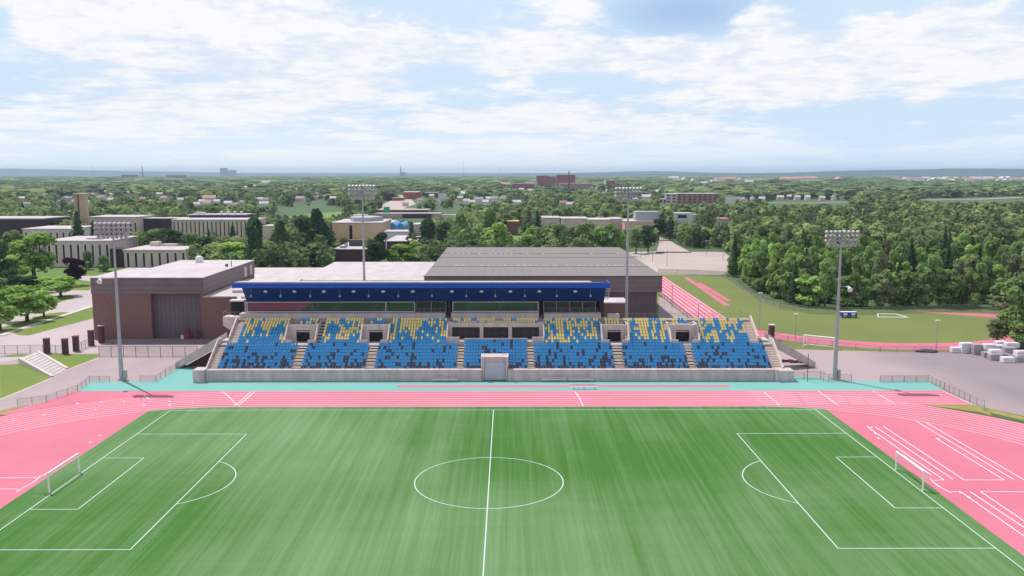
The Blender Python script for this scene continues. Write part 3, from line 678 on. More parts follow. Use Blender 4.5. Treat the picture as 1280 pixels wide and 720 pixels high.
floodmast('floodlight_mast',-27.2,75.6,35.4,'tall floodlight mast rising behind the left half of the blue roof',5.7,1,None)
floodmast('floodlight_mast',26.8,75.6,34.9,'tall floodlight mast rising just right of the blue roof in front of the brown hall',5.7,1,None)
# ================================================================== SPORTS HALLS
hl=thing('sports_hall','brown sports hall with brick base, metal upper band and white roof at the left','building',(-78,105,0))
q=MB(); q.prism([(-92.3,94.8),(-79.0,94.8),(-79.0,96.6),(-67.7,96.6),(-67.7,94.8),(-66.95,94.8),(-66.95,135.6),(-86.6,135.6),(-86.6,115.3),(-92.3,115.3)],0,10.55); q.build('brick_base',M['brick'],hl)
q=MB(); q.box(-78.98,-67.72,96.45,96.58,0,10.5); q.build('recess_panel',M['recess'],hl)
q=MB(); q.prism([(-92.4,94.7),(-66.85,94.7),(-66.85,135.7),(-86.7,135.7),(-86.7,115.4),(-92.4,115.4)],10.56,14.2); q.build('metal_band',M['siding'],hl)
q=MB(); q.prism([(-92.5,94.6),(-66.8,94.6),(-66.8,135.8),(-86.8,135.8),(-86.8,115.5),(-92.5,115.5)],14.203,14.34); q.build('roof',M['roof_white'],hl)
for y0 in (126,131): q=MB(); q.box(-66.84,-66.7,y0,y0+2,10.8,13.4); q.build('louvre',M['concrete_light'],hl)
q=MB(); x,y=G(248,328,14.4); q.box(x-.8,x+.8,y,y+1.6,14.34,15.6); q.ball((x,y+.8,15.7),.9,.9,.4); q.build('roof_vent',M['white'],hl)
q=MB(); x,y=G(283,333,14.4); q.box(x-.3,x+.3,y,y+.5,14.34,15.0); q.tube((x+1.3,y,14.3),(x+1.3,y,15.8),.1); q.build('vent_pipe',M['steel_dark'],hl)
wg=thing('brick_wing','low brown brick wing with white roof joining the sports hall to the grandstand','building',(-63,100,0))
q=MB(); q.prism([(-66.8,94.3),(-59.3,94.3),(-56.0,84),(-54.5,84),(-54.5,128),(-66.8,128)],0,9.85); q.build('wall',M['brick'],wg)
q=MB(); q.prism([(-66.8,94.1),(-59.1,94.1),(-56,83.8),(-52.0,83.8),(-52.0,128.2),(-66.8,128.2)],9.853,10.1); q.build('roof',M['roof_white'],wg)
q=MB(); q.box(-62,-56.5,100,101,10.1,10.7); q.box(-57,-56,90,104,10.1,10.6); q.ball((-55.0,93,10.7),.6,.6,.5); q.build('roof_kerb',M['roof_white'],wg)
# low white-roofed wings behind the stand
def flat(name,label,poly,h,wall,roof,up=.25,cat='building'):
    cx=sum(p[0] for p in poly)/len(poly); cy=sum(p[1] for p in poly)/len(poly); t=thing(name,label,cat,(cx,cy,0))
    q=MB(); q.prism(poly,0,h); q.build('wall',wall,t); big=[(cx+(x-cx)*1.006,cy+(y-cy)*1.006) for x,y in poly]
    q=MB(); q.prism(big,h+.003,h+up); q.build('roof',roof,t); return t
t=flat('low_wing','low pale roofed wing directly behind the left half of the grandstand',[(-54,86),(-19.5,86),(-19.5,134.5),(-54,134.5)],8.0,M['brick_dark'],M['roof_white'])
q=MB(); q.box(-50,-46.5,116,117,8.25,8.9); q.box(-35,-34.2,112,113,8.25,9.3); q.build('roof_vent',M['concrete_light'],t); q=MB(); q.ball((-30.6,113,8.9),1.0,1.0,.8); q.build('dome_vent',M['white'],t)
t=flat('long_wing','large pale roofed wing in the middle between the low wing and the trees',[(-54.6,135),(-20,135),(-20,185.5),(-54.6,185.5)],8.6,M['brick_dark'],M['roof_white'],.3)
t=flat('west_wing','pale flat roofed wing between the sports hall and the large pale roof',[(-76.5,136),(-55,136),(-55,170.5),(-76.5,170.5)],8.3,M['brick_dark'],M['roof_white'],.3)
# brown arena
ar=thing('brown_arena','big dark brown metal hall with grey ribbed roof behind the right half of the stand','building',(11,160,0))
q=MB(); q.box(-18,40.3,118.9,205,0,7.8); q.build('lower_wall',M['siding_dark'],ar)
q=MB(); q.box(-18.9,41.4,117.7,206,7.8,11.8); q.build('upper_wall',M['siding'],ar)
q=MB(); q.prism([(-18.95,117.6),(41.5,117.6),(41.5,206.1),(-18.95,206.1)],11.803,12.0); rf=q.build('roof',M['roof_grey'],ar)
q=MB()
for k in range(34):
    x=-16+1.72*k
    if random.random()<.8: q.box(x,x+random.uniform(.7,1.3),143.0,143.6,12.0,12.12)
for k in range(34):
    x=-16+1.72*k
    if random.random()<.35: q.box(x,x+.9,180,180.5,12.0,12.12)
q.build('snow_guard',M['white'],rf)
q=MB()
for y in (140.5,168,181): q.box(-18.9,41.4,y,y+.35,12.0,12.08)
q.build('roof_ridge',mat('roof_ridge_metal',(.17,.15,.15),.6),rf)
q=MB(); q.xz(117.5,117.58,[(-19,11.75),(41.5,11.75),(41.5,12.05),(-19,12.05)]); q.build('roof_edge',M['steel_dark'],rf)
tw=thing('stair_tower','small brick stair tower with white roof at the right end of the blue roof','building',(24,80,0))
q=MB(); q.box(21.8,27.2,77,84,0,10.9); q.build('wall',M['brick'],tw); q=MB(); q.box(21.7,27.3,76.9,84.1,10.903,11.15); q.build('roof',M['roof_white'],tw)
# ================================================================== CAMPUS BUILDINGS (left)
def slit(name,label,x0,x1,y0,y1,h,nf,ns,wall,hgt=.75,door=None,cat='building',group=None,roofm=M['roof_white']):
    t=thing(name,label,cat,((x0+x1)/2,(y0+y1)/2,0),group)
    q=MB(); q.box(x0,x1,y0,y1,0,h); q.build('wall',wall,t)
    q=MB(); q.box(x0-.4,x1+.4,y0-.4,y1+.4,h+.003,h+.5); q.build('roof',roofm,t)
    for k in range(nf):
        x=x0+(x1-x0)*(k+.5)/nf; w_=(x1-x0)/nf*.13
        q=MB(); q.box(x-w_,x+w_,y0-.06,y0+.05,h*.14,h*.14+h*hgt); q.build('window',M['dark'],t)
    q=MB()
    for k in range(nf*2+1):
        x=x0+(x1-x0)*(k-.0)/(nf*2)
        if k%2==0: q.box(max(x0,x-.5),max(x0,x-.5)+.2,y0-.14,y0,.1,h-.1); q.box(min(x1,x+.5)-.2,min(x1,x+.5),y0-.14,y0,.1,h-.1)
    for k in range(ns):
        y=y0+(y1-y0)*(k+.5)/ns; q.box(x1,x1+.12,y-.3,y+.3,.1,h-.3)
    q.build('pilaster',M['concrete_light'],t); return t
c1=slit('academic_block','long pale campus block with tall slit windows behind the big light green tree',-186,-159.5,256,283,10.2,9,8,M['pale_wall'])
q=MB(); q.box(-172,-166,262,270,10.7,11.3); q.build('roof_unit',M['galv'],c1)
c2=slit('academic_block','smaller pale campus block with slit windows just beyond the sports hall roof',-149.5,-124.5,245,268,7.4,8,0,M['pale_wall'])
q=MB(); q.box(-146,-142.5,262,266,7.9,9.6); q.box(-141,-135,262,265,7.9,8.8); q.build('roof_unit',M['concrete_light'],c2)
q=MB(); q.box(-159,-149.6,254,262,0,7.5); o=q.build('link_block',M['plum_wall'],c1)
x0,_=ZY(0,290,330); 
t=flat('auditorium','dark plum walled auditorium with pale roof at the far left edge',[(-300,330),(-225.5,330),(-222.5,352),(-300,352)],15.6,M['plum_wall'],M['roof_white'],.5)
slit('campus_annex','pale campus annex peeping out right of the dark auditorium',-222,-199,306,330,12.0,8,6,M['pale_wall'])
slit('science_block','long pale campus block with many dark slits left of the tall conifers',-190,-142,404,425,11.2,20,0,M['beige'],.8)
t=thing('penthouse_storey','navy rooftop storey with white vents above the science block','building',(-172,430,0))
q=MB(); q.box(-188,-154,426,440,0,13.2); q.build('wall',mat('navy_panel',(.05,.05,.11),.7),t); q=MB(); q.box(-188.4,-153.6,425.6,440.4,13.203,13.6); q.build('roof',M['roof_white'],t)
q=MB()
for k in range(4): q=MB(); q.tube((-170+4*k,431,13.6),(-170+4*k,431,15.4),.8,.8,8); q.build('roof_vent',M['white'],t)
q=MB(); q.box(-185,-180,430,433,13.6,14.8); q.build('roof_unit',M['white'],t)
slit('laboratory_block','beige campus block partly hidden behind the left floodlight head',-245,-216,420,445,12.0,10,0,M['beige'],.6)
t=flat('connecting_gallery','dark low gallery running between two campus blocks',[(-216,428),(-188.5,428),(-188.5,440),(-216,440)],11,M['plum_wall'],M['roof_white'])
t=thing('bell_tower','tall slender beige tower rising above the campus trees','tower',(-252,430,0)); q=MB(); q.prism([(-256.6,428),(-253.4,427),(-250.6,429.5),(-251,434),(-256,434)],0,25.5); q.build('shaft',mat('tan_tower',(.50,.37,.25),.85,.1,.3),t)
q=MB(); q.box(-256.9,-250.3,426.8,434.3,25.503,25.9); q.build('cap',M['beige'],t); q=MB(); q.box(-253.9,-253.3,426.7,427.1,3,25); q.build('dark_strip',M['plum_wall'],t)  # dark strip standing slightly proud of the shaft
# theatre group in the middle
def Bx(name,label,px0,px1,pyt,pyb,depth,wall,roof,cat='building',parts=None,ov=.4):
    """box building whose front foot is on the ground line pyb, roof line at pyt"""
    x0,Y=G(px0,pyb); x1,_=G(px1,pyb); _,h=ZY((px0+px1)/2,pyt,Y)
    t=thing(name,label,cat,((x0+x1)/2,Y,0)); q=MB(); q.box(x0,x1,Y,Y+depth,0,h); q.build('wall',wall,t)
    q=MB(); q.box(x0-ov,x1+ov,Y-ov,Y+depth+ov,h+.003,h+max(.3,h*.035)); q.build('roof',roof,t)
    return t,x0,x1,Y,h
t,x0,x1,Y,h=Bx('theatre','salmon walled theatre with pale polygonal roof behind the left rear mast',416,478,279,306,38,M['salmon'],M['roof_white'])
q=MB(); q.prism([(x0+10,Y+8),(x1-8,Y+8),(x1-2,Y+20),(x1-10,Y+32),(x0+14,Y+32),(x0+6,Y+20)],h+.3,h+2.6); q.build('stage_roof',M['galv'],t)
q=MB(); q.box(x0+9,x0+10.6,Y-.1,Y,3,h-1.2); q.build('window',M['dark'],t)
q=MB(); q.box(x0+6,x0+14,Y+30,Y+34,h+.3,h+3.2); q.build('plant_room',M['white'],t)
t,x0,x1,Y,h=Bx('theatre_wing','shorter salmon wing at the right of the theatre',470,489,279,299,30,M['salmon'],M['roof_white'])
t,x0,x1,Y,h=Bx('theatre_forecourt','low pale building with cluttered flat roof below the theatre',418,462,312,330,50,M['brick_dark'],M['roof_white'])
q=MB()
for k in range(7):
    xx=random.uniform(x0+1,x1-4); yy=Y+4+6*k; q=MB(); q.box(xx,xx+random.uniform(1,3),yy,yy+1.5,h+.3,h+random.uniform(.9,2.0)); q.build('roof_unit',M['galv'],t)
q=MB(); q.box(x1-11,x1-3,Y+14,Y+17,h+.3,h+3.0); q.build('roof_unit',M['steel_dark'],t)
x0,Y=G(486,300); x1,_=G(506,300); _,h=ZY(490,286,Y)
t=thing('barrel_canopy','bright blue barrel vaulted canopy beside the salmon theatre','canopy',((x0+x1)/2,Y,0))
q=MB(); ww=(x1-x0)
for k in range(2):
    xa=x0+ww*(.05+.5*k); xb=xa+ww*.42
    q.xz(Y,Y+26,[(xa+(xb-xa)*(.5-.5*math.cos(R(a))),h+3.2*math.sin(R(a))) for a in range(0,181,20)])
q.build('vault',M['sky_blue'],t); q=MB(); q.box(x0,x1,Y,Y+25.8,0,h-.01); q.build('wall',M['galv'],t)
Bx('white_annex','white boxy annex with dark slots right of the blue canopy',481,514,290,309,14,M['white'],M['roof_white'])
Bx('pale_shed','small pale shed behind the dark conifers right of the blue canopy',516,530,281,292,20,M['pale_wall'],M['roof_white'])
Bx('lower_hall','low pale roofed hall just right of the dark conifer by the mast',484,520,302,326,35,M['brick_dark'],M['roof_white'])
Bx('yellow_kiosk','small yellow roofed kiosk between the trees at the centre',634,648,277,294,14,M['brick'],M['yellow'])
Bx('pavilion','pale low pavilion with deep eaves half hidden by tall trees left of the theatre',328,342,283,300,16,M['beige'],M['roof_white'])
for k,(a,b_,pt,pb,w_) in enumerate([(678,700,272.5,286,'pale'),(702,735,273.5,287,'pale'),(735,762,275,288,'pale'),(762,778,274,287,'pale')]):
    Bx('school_wing','long low pale flat roofed school wing, %s from the left beyond the tree row'%ORD[k],a,b_,pt,pb,26,M['beige'],M['roof_white'])
t,x0,x1,Y,h=Bx('school_hall','salmon school hall with raised grey box behind the right rear mast',781,823,277,289,34,M['salmon'],M['roof_white'])
q=MB(); q.box(x0+8,x0+24,Y+6,Y+20,h+.3,h+6.2); q.build('roof_box',M['galv'],t)
t,x0,x1,Y,h=Bx('white_villa','white modern flat roofed house among the trees right of centre',844,866,267,278,18,M['white'],M['roof_white'])
q=MB(); q.box(x0+2,x0+9,Y-.1,Y,h*.5,h*.85); q.build('window',M['dark'],t)
Bx('white_villa','narrow white house end beside the modern flat roofed house',866,873,269,277,14,M['white'],M['roof_white'])
Bx('reddish_roof_shed','low shed with a thin reddish roof in the trees right of centre',894,912,273.5,278,16,M['beige'],M['hroof3'])
# distant buildings
def far(name,label,px0,px1,pyt,pyb,wall,roof=None,depth=None,cat='building',bands=0,vert=0,group=None):
    x0,Y=G(px0,pyb); x1,_=G(px1,pyb); _,h=ZY((px0+px1)/2,pyt,Y); depth=depth or max(10,(x1-x0)*.5)
    t=thing(name,label,cat,((x0+x1)/2,Y,0),group); q=MB(); q.box(x0,x1,Y,Y+depth,0,h); q.build('wall',wall,t)
    q=MB(); q.box(x0-.3,x1+.3,Y-.3,Y+depth+.3,h+.01,h+.8); q.build('roof',roof or M['hroof0'],t)
    for r in range(bands):
        zz=h*(r+.45)/bands; q=MB()
        n=max(2,int((x1-x0)/6))
        for k in range(n):
            xx=x0+(x1-x0)*(k+.5)/n; q.box(xx-(x1-x0)/n*.28,xx+(x1-x0)/n*.28,Y-.3,Y+.1,zz,zz+h/bands*.45)
        q.build('window_row',M['dark'],t)
    return t,x0,x1,Y,h
far('apartment_block','long pink brick apartment block with four window storeys right of centre',846,897,242.5,254.5,M['pinkbrick'],bands=4,depth=26)
far('apartment_wing','lower beige wing at the left end of the pink brick apartment block',832,846,243,254.5,M['beige'],bands=3,depth=30)
far('apartment_foyer','small beige block stepping down beside the apartment wing',824,833,249,257,M['beige'],bands=1)
far('hospital_wing','leftmost red brick hospital wing with flat roof on the skyline',671,686,220,234,M['redbrick'],M['plum_wall'],bands=0,depth=60)
far('hospital_tower','red brick hospital tower block with white plant room on the skyline',696,719,218.5,234,M['redbrick'],M['white'],depth=50)
t,x0,x1,Y,h=far('hospital_podium','long low red and white hospital podium under the tower',700,742,229.5,236,M['pinkbrick'],M['roof_white'],depth=40)
far('hospital_link','dark brick link between the two hospital blocks',686,697,221,233,M['brick'],M['plum_wall'],depth=40)
far('hospital_annex','low red brick annex left of the hospital',640,668,230,237,M['redbrick'],M['hroof3'],depth=40)
far('hospital_glasshouse','small pale block in front of the hospital annex',657,672,228.5,235.5,M['galv'],M['white'],depth=40)
x,Y=G(711,236); t=thing('boiler_chimney','thin dark chimney standing on the red brick hospital','chimney',(x,Y-1,0)); q=MB(); q.tube((x,Y-3,0),(x,Y-3,ZY(711,213,Y)[1]),1.6,1.1); q.build('stack',M['plum_wall'],t)
far('red_tower_block','solitary red brick tower block with a white flank right of the hospital',758,768.5,225.5,236.5,M['redbrick'],M['hroof0'],depth=26,bands=0)
far('white_stair_shaft','white stair shaft on the flank of the solitary red tower block',756,758,225,236.5,M['white'],depth=20)
far('skyline_block','purple brick high block on the left skyline',275,283,210,221,mat('purple_brick',(.30,.13,.17),.9),M['plum_wall'],depth=60)
far('skyline_wing','lower purple brick wing right of the high block on the left skyline',283,294,212.8,221,M['pinkbrick'],M['hroof2'],depth=60)
x,Y=G(501,222); t=thing('church_steeple','dark pointed church steeple on the skyline left of centre','church',(x,Y,0)); q=MB(); _,h=ZY(501,207,Y)
q.box(x-5,x+5,Y-5,Y+5,0,h*.62); q.build('tower',M['brick_dark'],t); q=MB(); q.tube((x,Y,h*.62),(x,Y,h*1.0),6,.2,8); q.build('spire',M['plum_wall'],t); q=MB(); q.box(x+5,x+50,Y-6,Y+10,0,h*.45); q.build('nave',M['pinkbrick'],t)
for px,pt,lab in ((579.5,201,'thin radio mast on the skyline a little left of centre'),(116.5,205,'thin radio mast on the left skyline'),(178.5,208,'dark chimney on the left skyline'),(926,209,'thin radio mast on the skyline right of centre'),(624.5,209,'faint short radio mast on the central skyline'),(1262,217,'short mast in the far town at the right')):
    x,Y=G(px,225.5); _,h=ZY(px,pt,Y); r=3.0 if 'chimney' in lab else 1.0
    t=thing('radio_mast' if r<2 else 'factory_chimney',lab,'mast' if r<2 else 'chimney',(x,Y,0)); q=MB(); q.tube((x,Y,0),(x,Y,h),r,r*.7,6); q.build('shaft',M['galv'] if r<2 else M['brick_dark'],t)
far('brick_store','dark red brick store beside the road bridge left of centre',504,523,240.5,249,M['redbrick'],M['hroof0'],depth=40)
far('brick_shop','smaller red shop in front of the dark red brick store',490,504,247.5,251,M['redbrick'],M['hroof0'],depth=20)
far('dark_row','dark low row of shops right of the brick store',531,548,241,247,M['brick_dark'],M['hroof0'],depth=20)
far('white_shop','white low shop right of the dark row of shops',548,559,243,249,M['white'],M['roof_white'],depth=20)
far('long_white_hall','long white roofed hall high on the left skyline',360,378,221,224.5,M['white'],M['roof_white'],depth=80)
far('long_red_hall','long red roofed hall right of the white hall on the left skyline',379,392,222,225,M['redbrick'],M['hroof3'],depth=80)
far('red_factory','long dark red factory on the left skyline',208,228,219,225,M['redbrick'],M['hroof3'],depth=60)
far('pink_flats','pink and white block of flats on the left skyline',152,168,218.5,226,M['pinkbrick'],M['white'],depth=50,bands=2)
far('white_depot','white depot at the far right of centre near the skyline',940,966,225,229,M['white'],M['roof_white'],depth=60)
far('arched_house','white gabled house right of the pink apartment block',906,919,246,255,M['white'],M['hroof2'],depth=20)
# road bridge in the middle distance
Bx('road_viaduct','low road viaduct with dark parapet wall left of centre','','','','',0,None,None) if False else None
x0,Y=G(503,273); x1,_=G(539,273); _,h=ZY(500,267.5,Y)
t=thing('road_viaduct','low road viaduct with pale deck and dark flank left of centre','bridge',((x0+x1)/2,Y,0))
q=MB(); q.box(x0,x1,Y,Y+2,0,h); q.build('flank_wall',M['plum_wall'],t); q=MB(); q.box(x0-25,x1+8,Y+2,Y+22,0,h+.4); q.build('deck',M['lot'],t)
x0b,Y2=G(470,267.5); x1b,_=G(535,267.5); _,h2=ZY(500,263,Y2)
t=thing('upper_viaduct','upper road viaduct climbing behind the low viaduct','bridge',((x0b+x1b)/2,Y2,0)); q=MB(); q.box(x0b,x1b,Y2,Y2+3,0,h2); q.build('flank_wall',M['brick_dark'],t); q=MB(); q.box(x0b,x1b,Y2+3,Y2+34,0,h2+.5); q.build('deck',M['lot'],t)
x,Y=G(484,272); _,hh=ZY(484,258.5,Y); xa,_=G(480,272); xb,_=G(487.5,272)
t=thing('green_road_sign','green road sign panel above the viaduct','sign',(x,Y,0)); q=MB(); q.box(xa,xb,Y-1.3,Y-1,hh-5,hh); q.build('panel',M['green_sign'],t); q=MB(); q.tube((xa+1,Y-.8,0),(xa+1,Y-.8,hh),.25); q.tube((xb-1,Y-.8,0),(xb-1,Y-.8,hh),.25); q.build('post',M['galv'],t)
s=MB(); sheet(s,PX((468,262),(500,262),(520,255),(512,247),(506,243),(498,243),(490,250),(478,256)),.02); strip(s,PX((540,268),(570,268),(620,273),(660,276)),14,.02); sheet(s,PX((640,300),(652,300),(652,309),(636,309)),.02); strip(s,PX((960,253),(1000,254),(1060,252.5)),9,.02); strip(s,PX((1155,250),(1220,249),(1280,246.5)),14,.02); strip(s,PX((800,258),(828,258)),8,.02)
struct(s,'far_road',M['lot'])
s=MB(); sheet(s,PX((325,276),(380,268),(455,262),(462,268),(440,275),(380,280),(330,282)),.015); sheet(s,PX((640,290),(655,288),(655,300),(640,300)),.016); struct(s,'far_meadow',mat('meadow_grass',(.17,.26,.06),.95,.15,.02))
# houses of the town
HOUSES=[(56,247,7,1),(82,252,12,1),(107,243,9,0),(115,246,8,3),(135,242,8,0),(141,246,7,0),(158,244,9,2),(168,243,6,0),(200,244,8,0),(206,251,9,3),(217,245,10,3),(262,253,16,3),(253,256,8,0),(272,256,7,0),(318,236,9,0),(342,238,8,0),(352,240,8,2),(362,237,6,3),(370,239,7,0),(325,253,9,0),(330,259,11,0),(376,252,12,1),(395,250,7,3),(402,248,8,0),(382,236,6,0),(540,248,6,0),(573,244,4,0),(575,251,7,0),(590,257,8,0),(598,253,12,2),(612,252,11,0),(622,243,6,0),(628,252,8,1),(645,257,12,0),(632,234,13,3),(650,235,10,3),(703,258,9,3),(712,260,7,0),(794,253,6,0),(808,250,12,0),(818,245,14,0),(830,233,6,0),(842,226,7,0),(922,252,6,2),(930,253,11,1),(941,252,9,3),(952,252,8,0),(975,250,9,0),(986,249,6,0),(996,250,8,0),(1009,250,7,0),(1019,247,9,0),(1027,251,8,0),(1042,250,8,2),(1052,250,9,0),(1084,239,6,0),(1113,243,5,0),(1124,243,9,0),(1072,245,6,0),(760,241,7,0),(752,244,6,0),(880,232,5,0),(890,231,6,0),(900,229,8,3),(866,230,6,0),(855,229,7,0),(912,228,9,3),(925,229,7,1),(936,231,6,0),(985,228,12,3),(1000,227,9,3),(1012,226,11,3),(1048,228,9,3)]
for k in range(46): HOUSES.append((1120+k*3.6+random.uniform(-1,1),226.6+random.uniform(-.9,.9)+(k%3)*.6,random.uniform(3,7),random.choice([0,0,3,3,1,0])))
hr_=random.Random(3)
for k in range(95):
    px=hr_.choice([hr_.uniform(20,470),hr_.uniform(20,470),hr_.uniform(500,640),hr_.uniform(640,960)]); py=hr_.uniform(232,262) if px<470 else (hr_.uniform(232,258) if px<640 else hr_.uniform(228,247))
    if 325<px<475 and py>254: continue
    HOUSES.append((px,py,hr_.uniform(5,10)*(.5+.5*(py-215)/40),hr_.choice([0,0,0,1,2,3])))
HG=['pale roofed','brown roofed','grey roofed','red roofed']
def zone(px,py):
    if py<229.5 and px>1110: return 'in the far town strip on the right horizon'
    if py<233: return 'near the skyline right of centre' if px>600 else 'near the skyline'
    if px<150: return 'among the trees near the left edge'
    if px<300: return 'among the trees beyond the left campus'
    if px<470: return 'among the trees left of the rear mast'
    if px<660: return 'among the trees around the image centre'
    if px<870: return 'among the trees beyond the school'
    return 'in the row of houses on the right'
hm={}
for (px,py,wp,rc) in HOUSES:
    x,Y=G(px,py); d=Y-CY; wd=max(7,wp*d/F*.9); hh=min(max(4.5,wd*.42),9); dp=wd*.7
    if Y>2600: wd=wp*d/F*1.7; hh=min(16,max(9,wd*.4)); dp=wd*.5
    t=thing('house','','house',(x,Y,0),'%s houses %s'%(HG[rc],zone(px,py))); t['label']='small %s house %s'%(HG[rc],zone(px,py))
    rot=random.choice([0,0,90,15,-20]); 
    wc=random.choice(['white','pale_wall','beige','white'])
    ca,sa=math.cos(R(rot)),math.sin(R(rot)); tr=lambda a,b,c:(x+a*ca-b*sa,Y+a*sa+b*ca,c)
    q=MB(); 
    q.add([tr(*v) for v in [(-wd/2,-dp/2,0),(wd/2,-dp/2,0),(wd/2,dp/2,0),(-wd/2,dp/2,0),(-wd/2,-dp/2,hh),(wd/2,-dp/2,hh),(wd/2,dp/2,hh),(-wd/2,dp/2,hh),(-wd/2,0,hh*1.5),(wd/2,0,hh*1.5)]],
        [(0,1,5,4),(1,2,6,9,5),(2,3,7,6),(3,0,4,8,7)]); q.build('wall',M[wc],t)
    e=.6; q=MB(); q.add([tr(*v) for v in [(-wd/2-e,-dp/2-e,hh-.3),(wd/2+e,-dp/2-e,hh-.3),(wd/2+e,0,hh*1.5+.1),(-wd/2-e,0,hh*1.5+.1),(wd/2+e,dp/2+e,hh-.3),(-wd/2-e,dp/2+e,hh-.3)]],[(0,1,2,3),(3,2,4,5)]); q.build('roof',M['hroof%d'%rc],t)
# ================================================================== SMALL THINGS
# goals on the pitch
def goal(x,y0,y1,sg,h,label,depth=.9,post=.11,group='white goals on the pitch'):
    t=thing('football_goal',label,'goal',(x,(y0+y1)/2,0),group)
    for y in (y0,y1): q=MB(); q.tube((x,y,0),(x,y,h),post); q.build('post',M['goal_white'],t)
    q=MB(); q.tube((x,y0-.09,h),(x,y1+.09,h),post); q.build('crossbar',M['goal_white'],t)
    q=MB(); b=x+sg*depth
    for y in (y0,y1): q.tube((x,y,h-.02),(b,y,h*.80),.06,n=6)
    q.tube((b,y0,h*.80),(b,y1,h*.80),.05,n=6); q.build('net_support',M['goal_white'],t)
    c=x+sg*(depth+.9)
    q=MB(); q.quad((b,y0,h*.80),(b,y1,h*.80),(c,y1,.05),(c,y0,.05)); q.quad((x,y0,h),(x,y1,h),(b,y1,h*.80),(b,y0,h*.80))
    q.quad((x,y0,0),(x,y0,h),(b,y0,h*.8),(c,y0,.05)); q.quad((x,y1,0),(x,y1,h),(b,y1,h*.8),(c,y1,.05)); q.build('net',M['net'],t)
    return t
goal(-52.2,-3.95,3.5,-1,2.45,'white goal at the left end of the pitch by the pink surface')
goal(52.0,-3.66,3.8,1,2.45,'white goal at the right end of the pitch by the pink surface')
# big portable goal standing in the right-hand lot
A=Vector((*G(1004,433.5),0)); B=Vector((*G(1043,437.5),0)); dv=(B-A).normalized(); nb=Vector((-dv.y,dv.x,0)); 
t=thing('portable_goal','big white portable goal frame standing on the lot beside the right mast','goal',tuple((A+B)/2))
H_=2.6; C_=A+nb*3.0; D_=B+nb*3.0
for p in (A,B): q=MB(); q.tube(p,p+Vector((0,0,H_)),.15); q.build('post',M['goal_white'],t)
q=MB(); q.tube(A+Vector((0,0,H_)),B+Vector((0,0,H_)),.15); q.build('crossbar',M['goal_white'],t)
q=MB(); q.tube(A+Vector((0,0,.08)),C_+Vector((0,0,.08)),.08); q.tube(B+Vector((0,0,.08)),D_+Vector((0,0,.08)),.08); q.tube(C_+Vector((0,0,.08)),D_+Vector((0,0,.08)),.09); q.tube(A+Vector((0,0,H_)),C_+Vector((0,0,H_*.75)),.06); q.tube(B+Vector((0,0,H_)),D_+Vector((0,0,H_*.75)),.06)
q.tube(C_,C_+Vector((0,0,H_*.75)),.06); q.tube(D_,D_+Vector((0,0,H_*.75)),.06); q.tube(C_+Vector((0,0,H_*.75)),D_+Vector((0,0,H_*.75)),.06); q.build('base_frame',M['goal_white'],t)
# low goal lying on the practice field
A=Vector((*G(1098,397),.1)); B=Vector((*G(1135,397.5),.1)); t=thing('lying_goal','low white goal frame lying on the practice grass near the trees','goal',tuple((A+B)/2))
q=MB(); q.tube(A,B,.16); q.tube(A,A+Vector((1.2,3.5,.3)),.12); q.tube(B,B+Vector((-1.5,3.8,.3)),.12); q.tube(A+Vector((1.2,3.5,.3)),B+Vector((-1.5,3.8,.3)),.14); q.build('frame',M['goal_white'],t)
# blue carts
for k,(px,lab) in enumerate(((1056.5,'left of two blue covered carts on the practice grass by the mast'),(1066.5,'right of two blue covered carts on the practice grass by the mast'))):
    x,y=G(px,397.5); t=thing('equipment_cart',lab,'cart',(x,y,0),'blue carts on the practice grass'); w_=1.0
    q=MB(); q.box(x-w_,x+w_,y,y+1.4,.4,1.5); q.build('body',M['royal'],t); q=MB(); q.box(x-w_-.05,x+w_+.05,y-.05,y+1.45,1.5,1.6); q.box(x-.5,x+.5,y-.05,y-.01,.7,1.3); q.build('cover',M['tarp'],t)
    for dx in (-.7,.7): q=MB(); q.tube((x+dx,y-.06,.3),(x+dx,y+.1,.3),.3,.3,10); q.build('wheel',M['steel_dark'],t)
# benches before the stand
for k,(a,b_,py,lab) in enumerate(((541,572,476,'white bench at the stand wall left of the tunnel'),(677,708,476,'white bench at the stand wall, first to the right of the tunnel'),(710,741,476,'white bench at the stand wall, second to the right of the tunnel'),(714,746,486.5,'white bench on the teal strip at the edge of the track'))):
    x0,y=G(a,py); x1,_=G(b_,py); y=min(y,52.7); t=thing('bench',lab,'bench',((x0+x1)/2,y,0),'white benches before the grandstand')
    q=MB(); q.box(x0,x1,y-.18,y+.18,.42,.48); q.build('seat',M['white'],t)
    q=MB(); q.box(x0,x1,y+.22,y+.27,.65,.85); q.build('backrest',M['concrete_light'],t)
    for xx in (x0+.4,(x0+x1)/2,x1-.4): q=MB(); q.box(xx-.04,xx+.04,y-.15,y+.25,0,.42); q.build('leg',M['galv'],t)
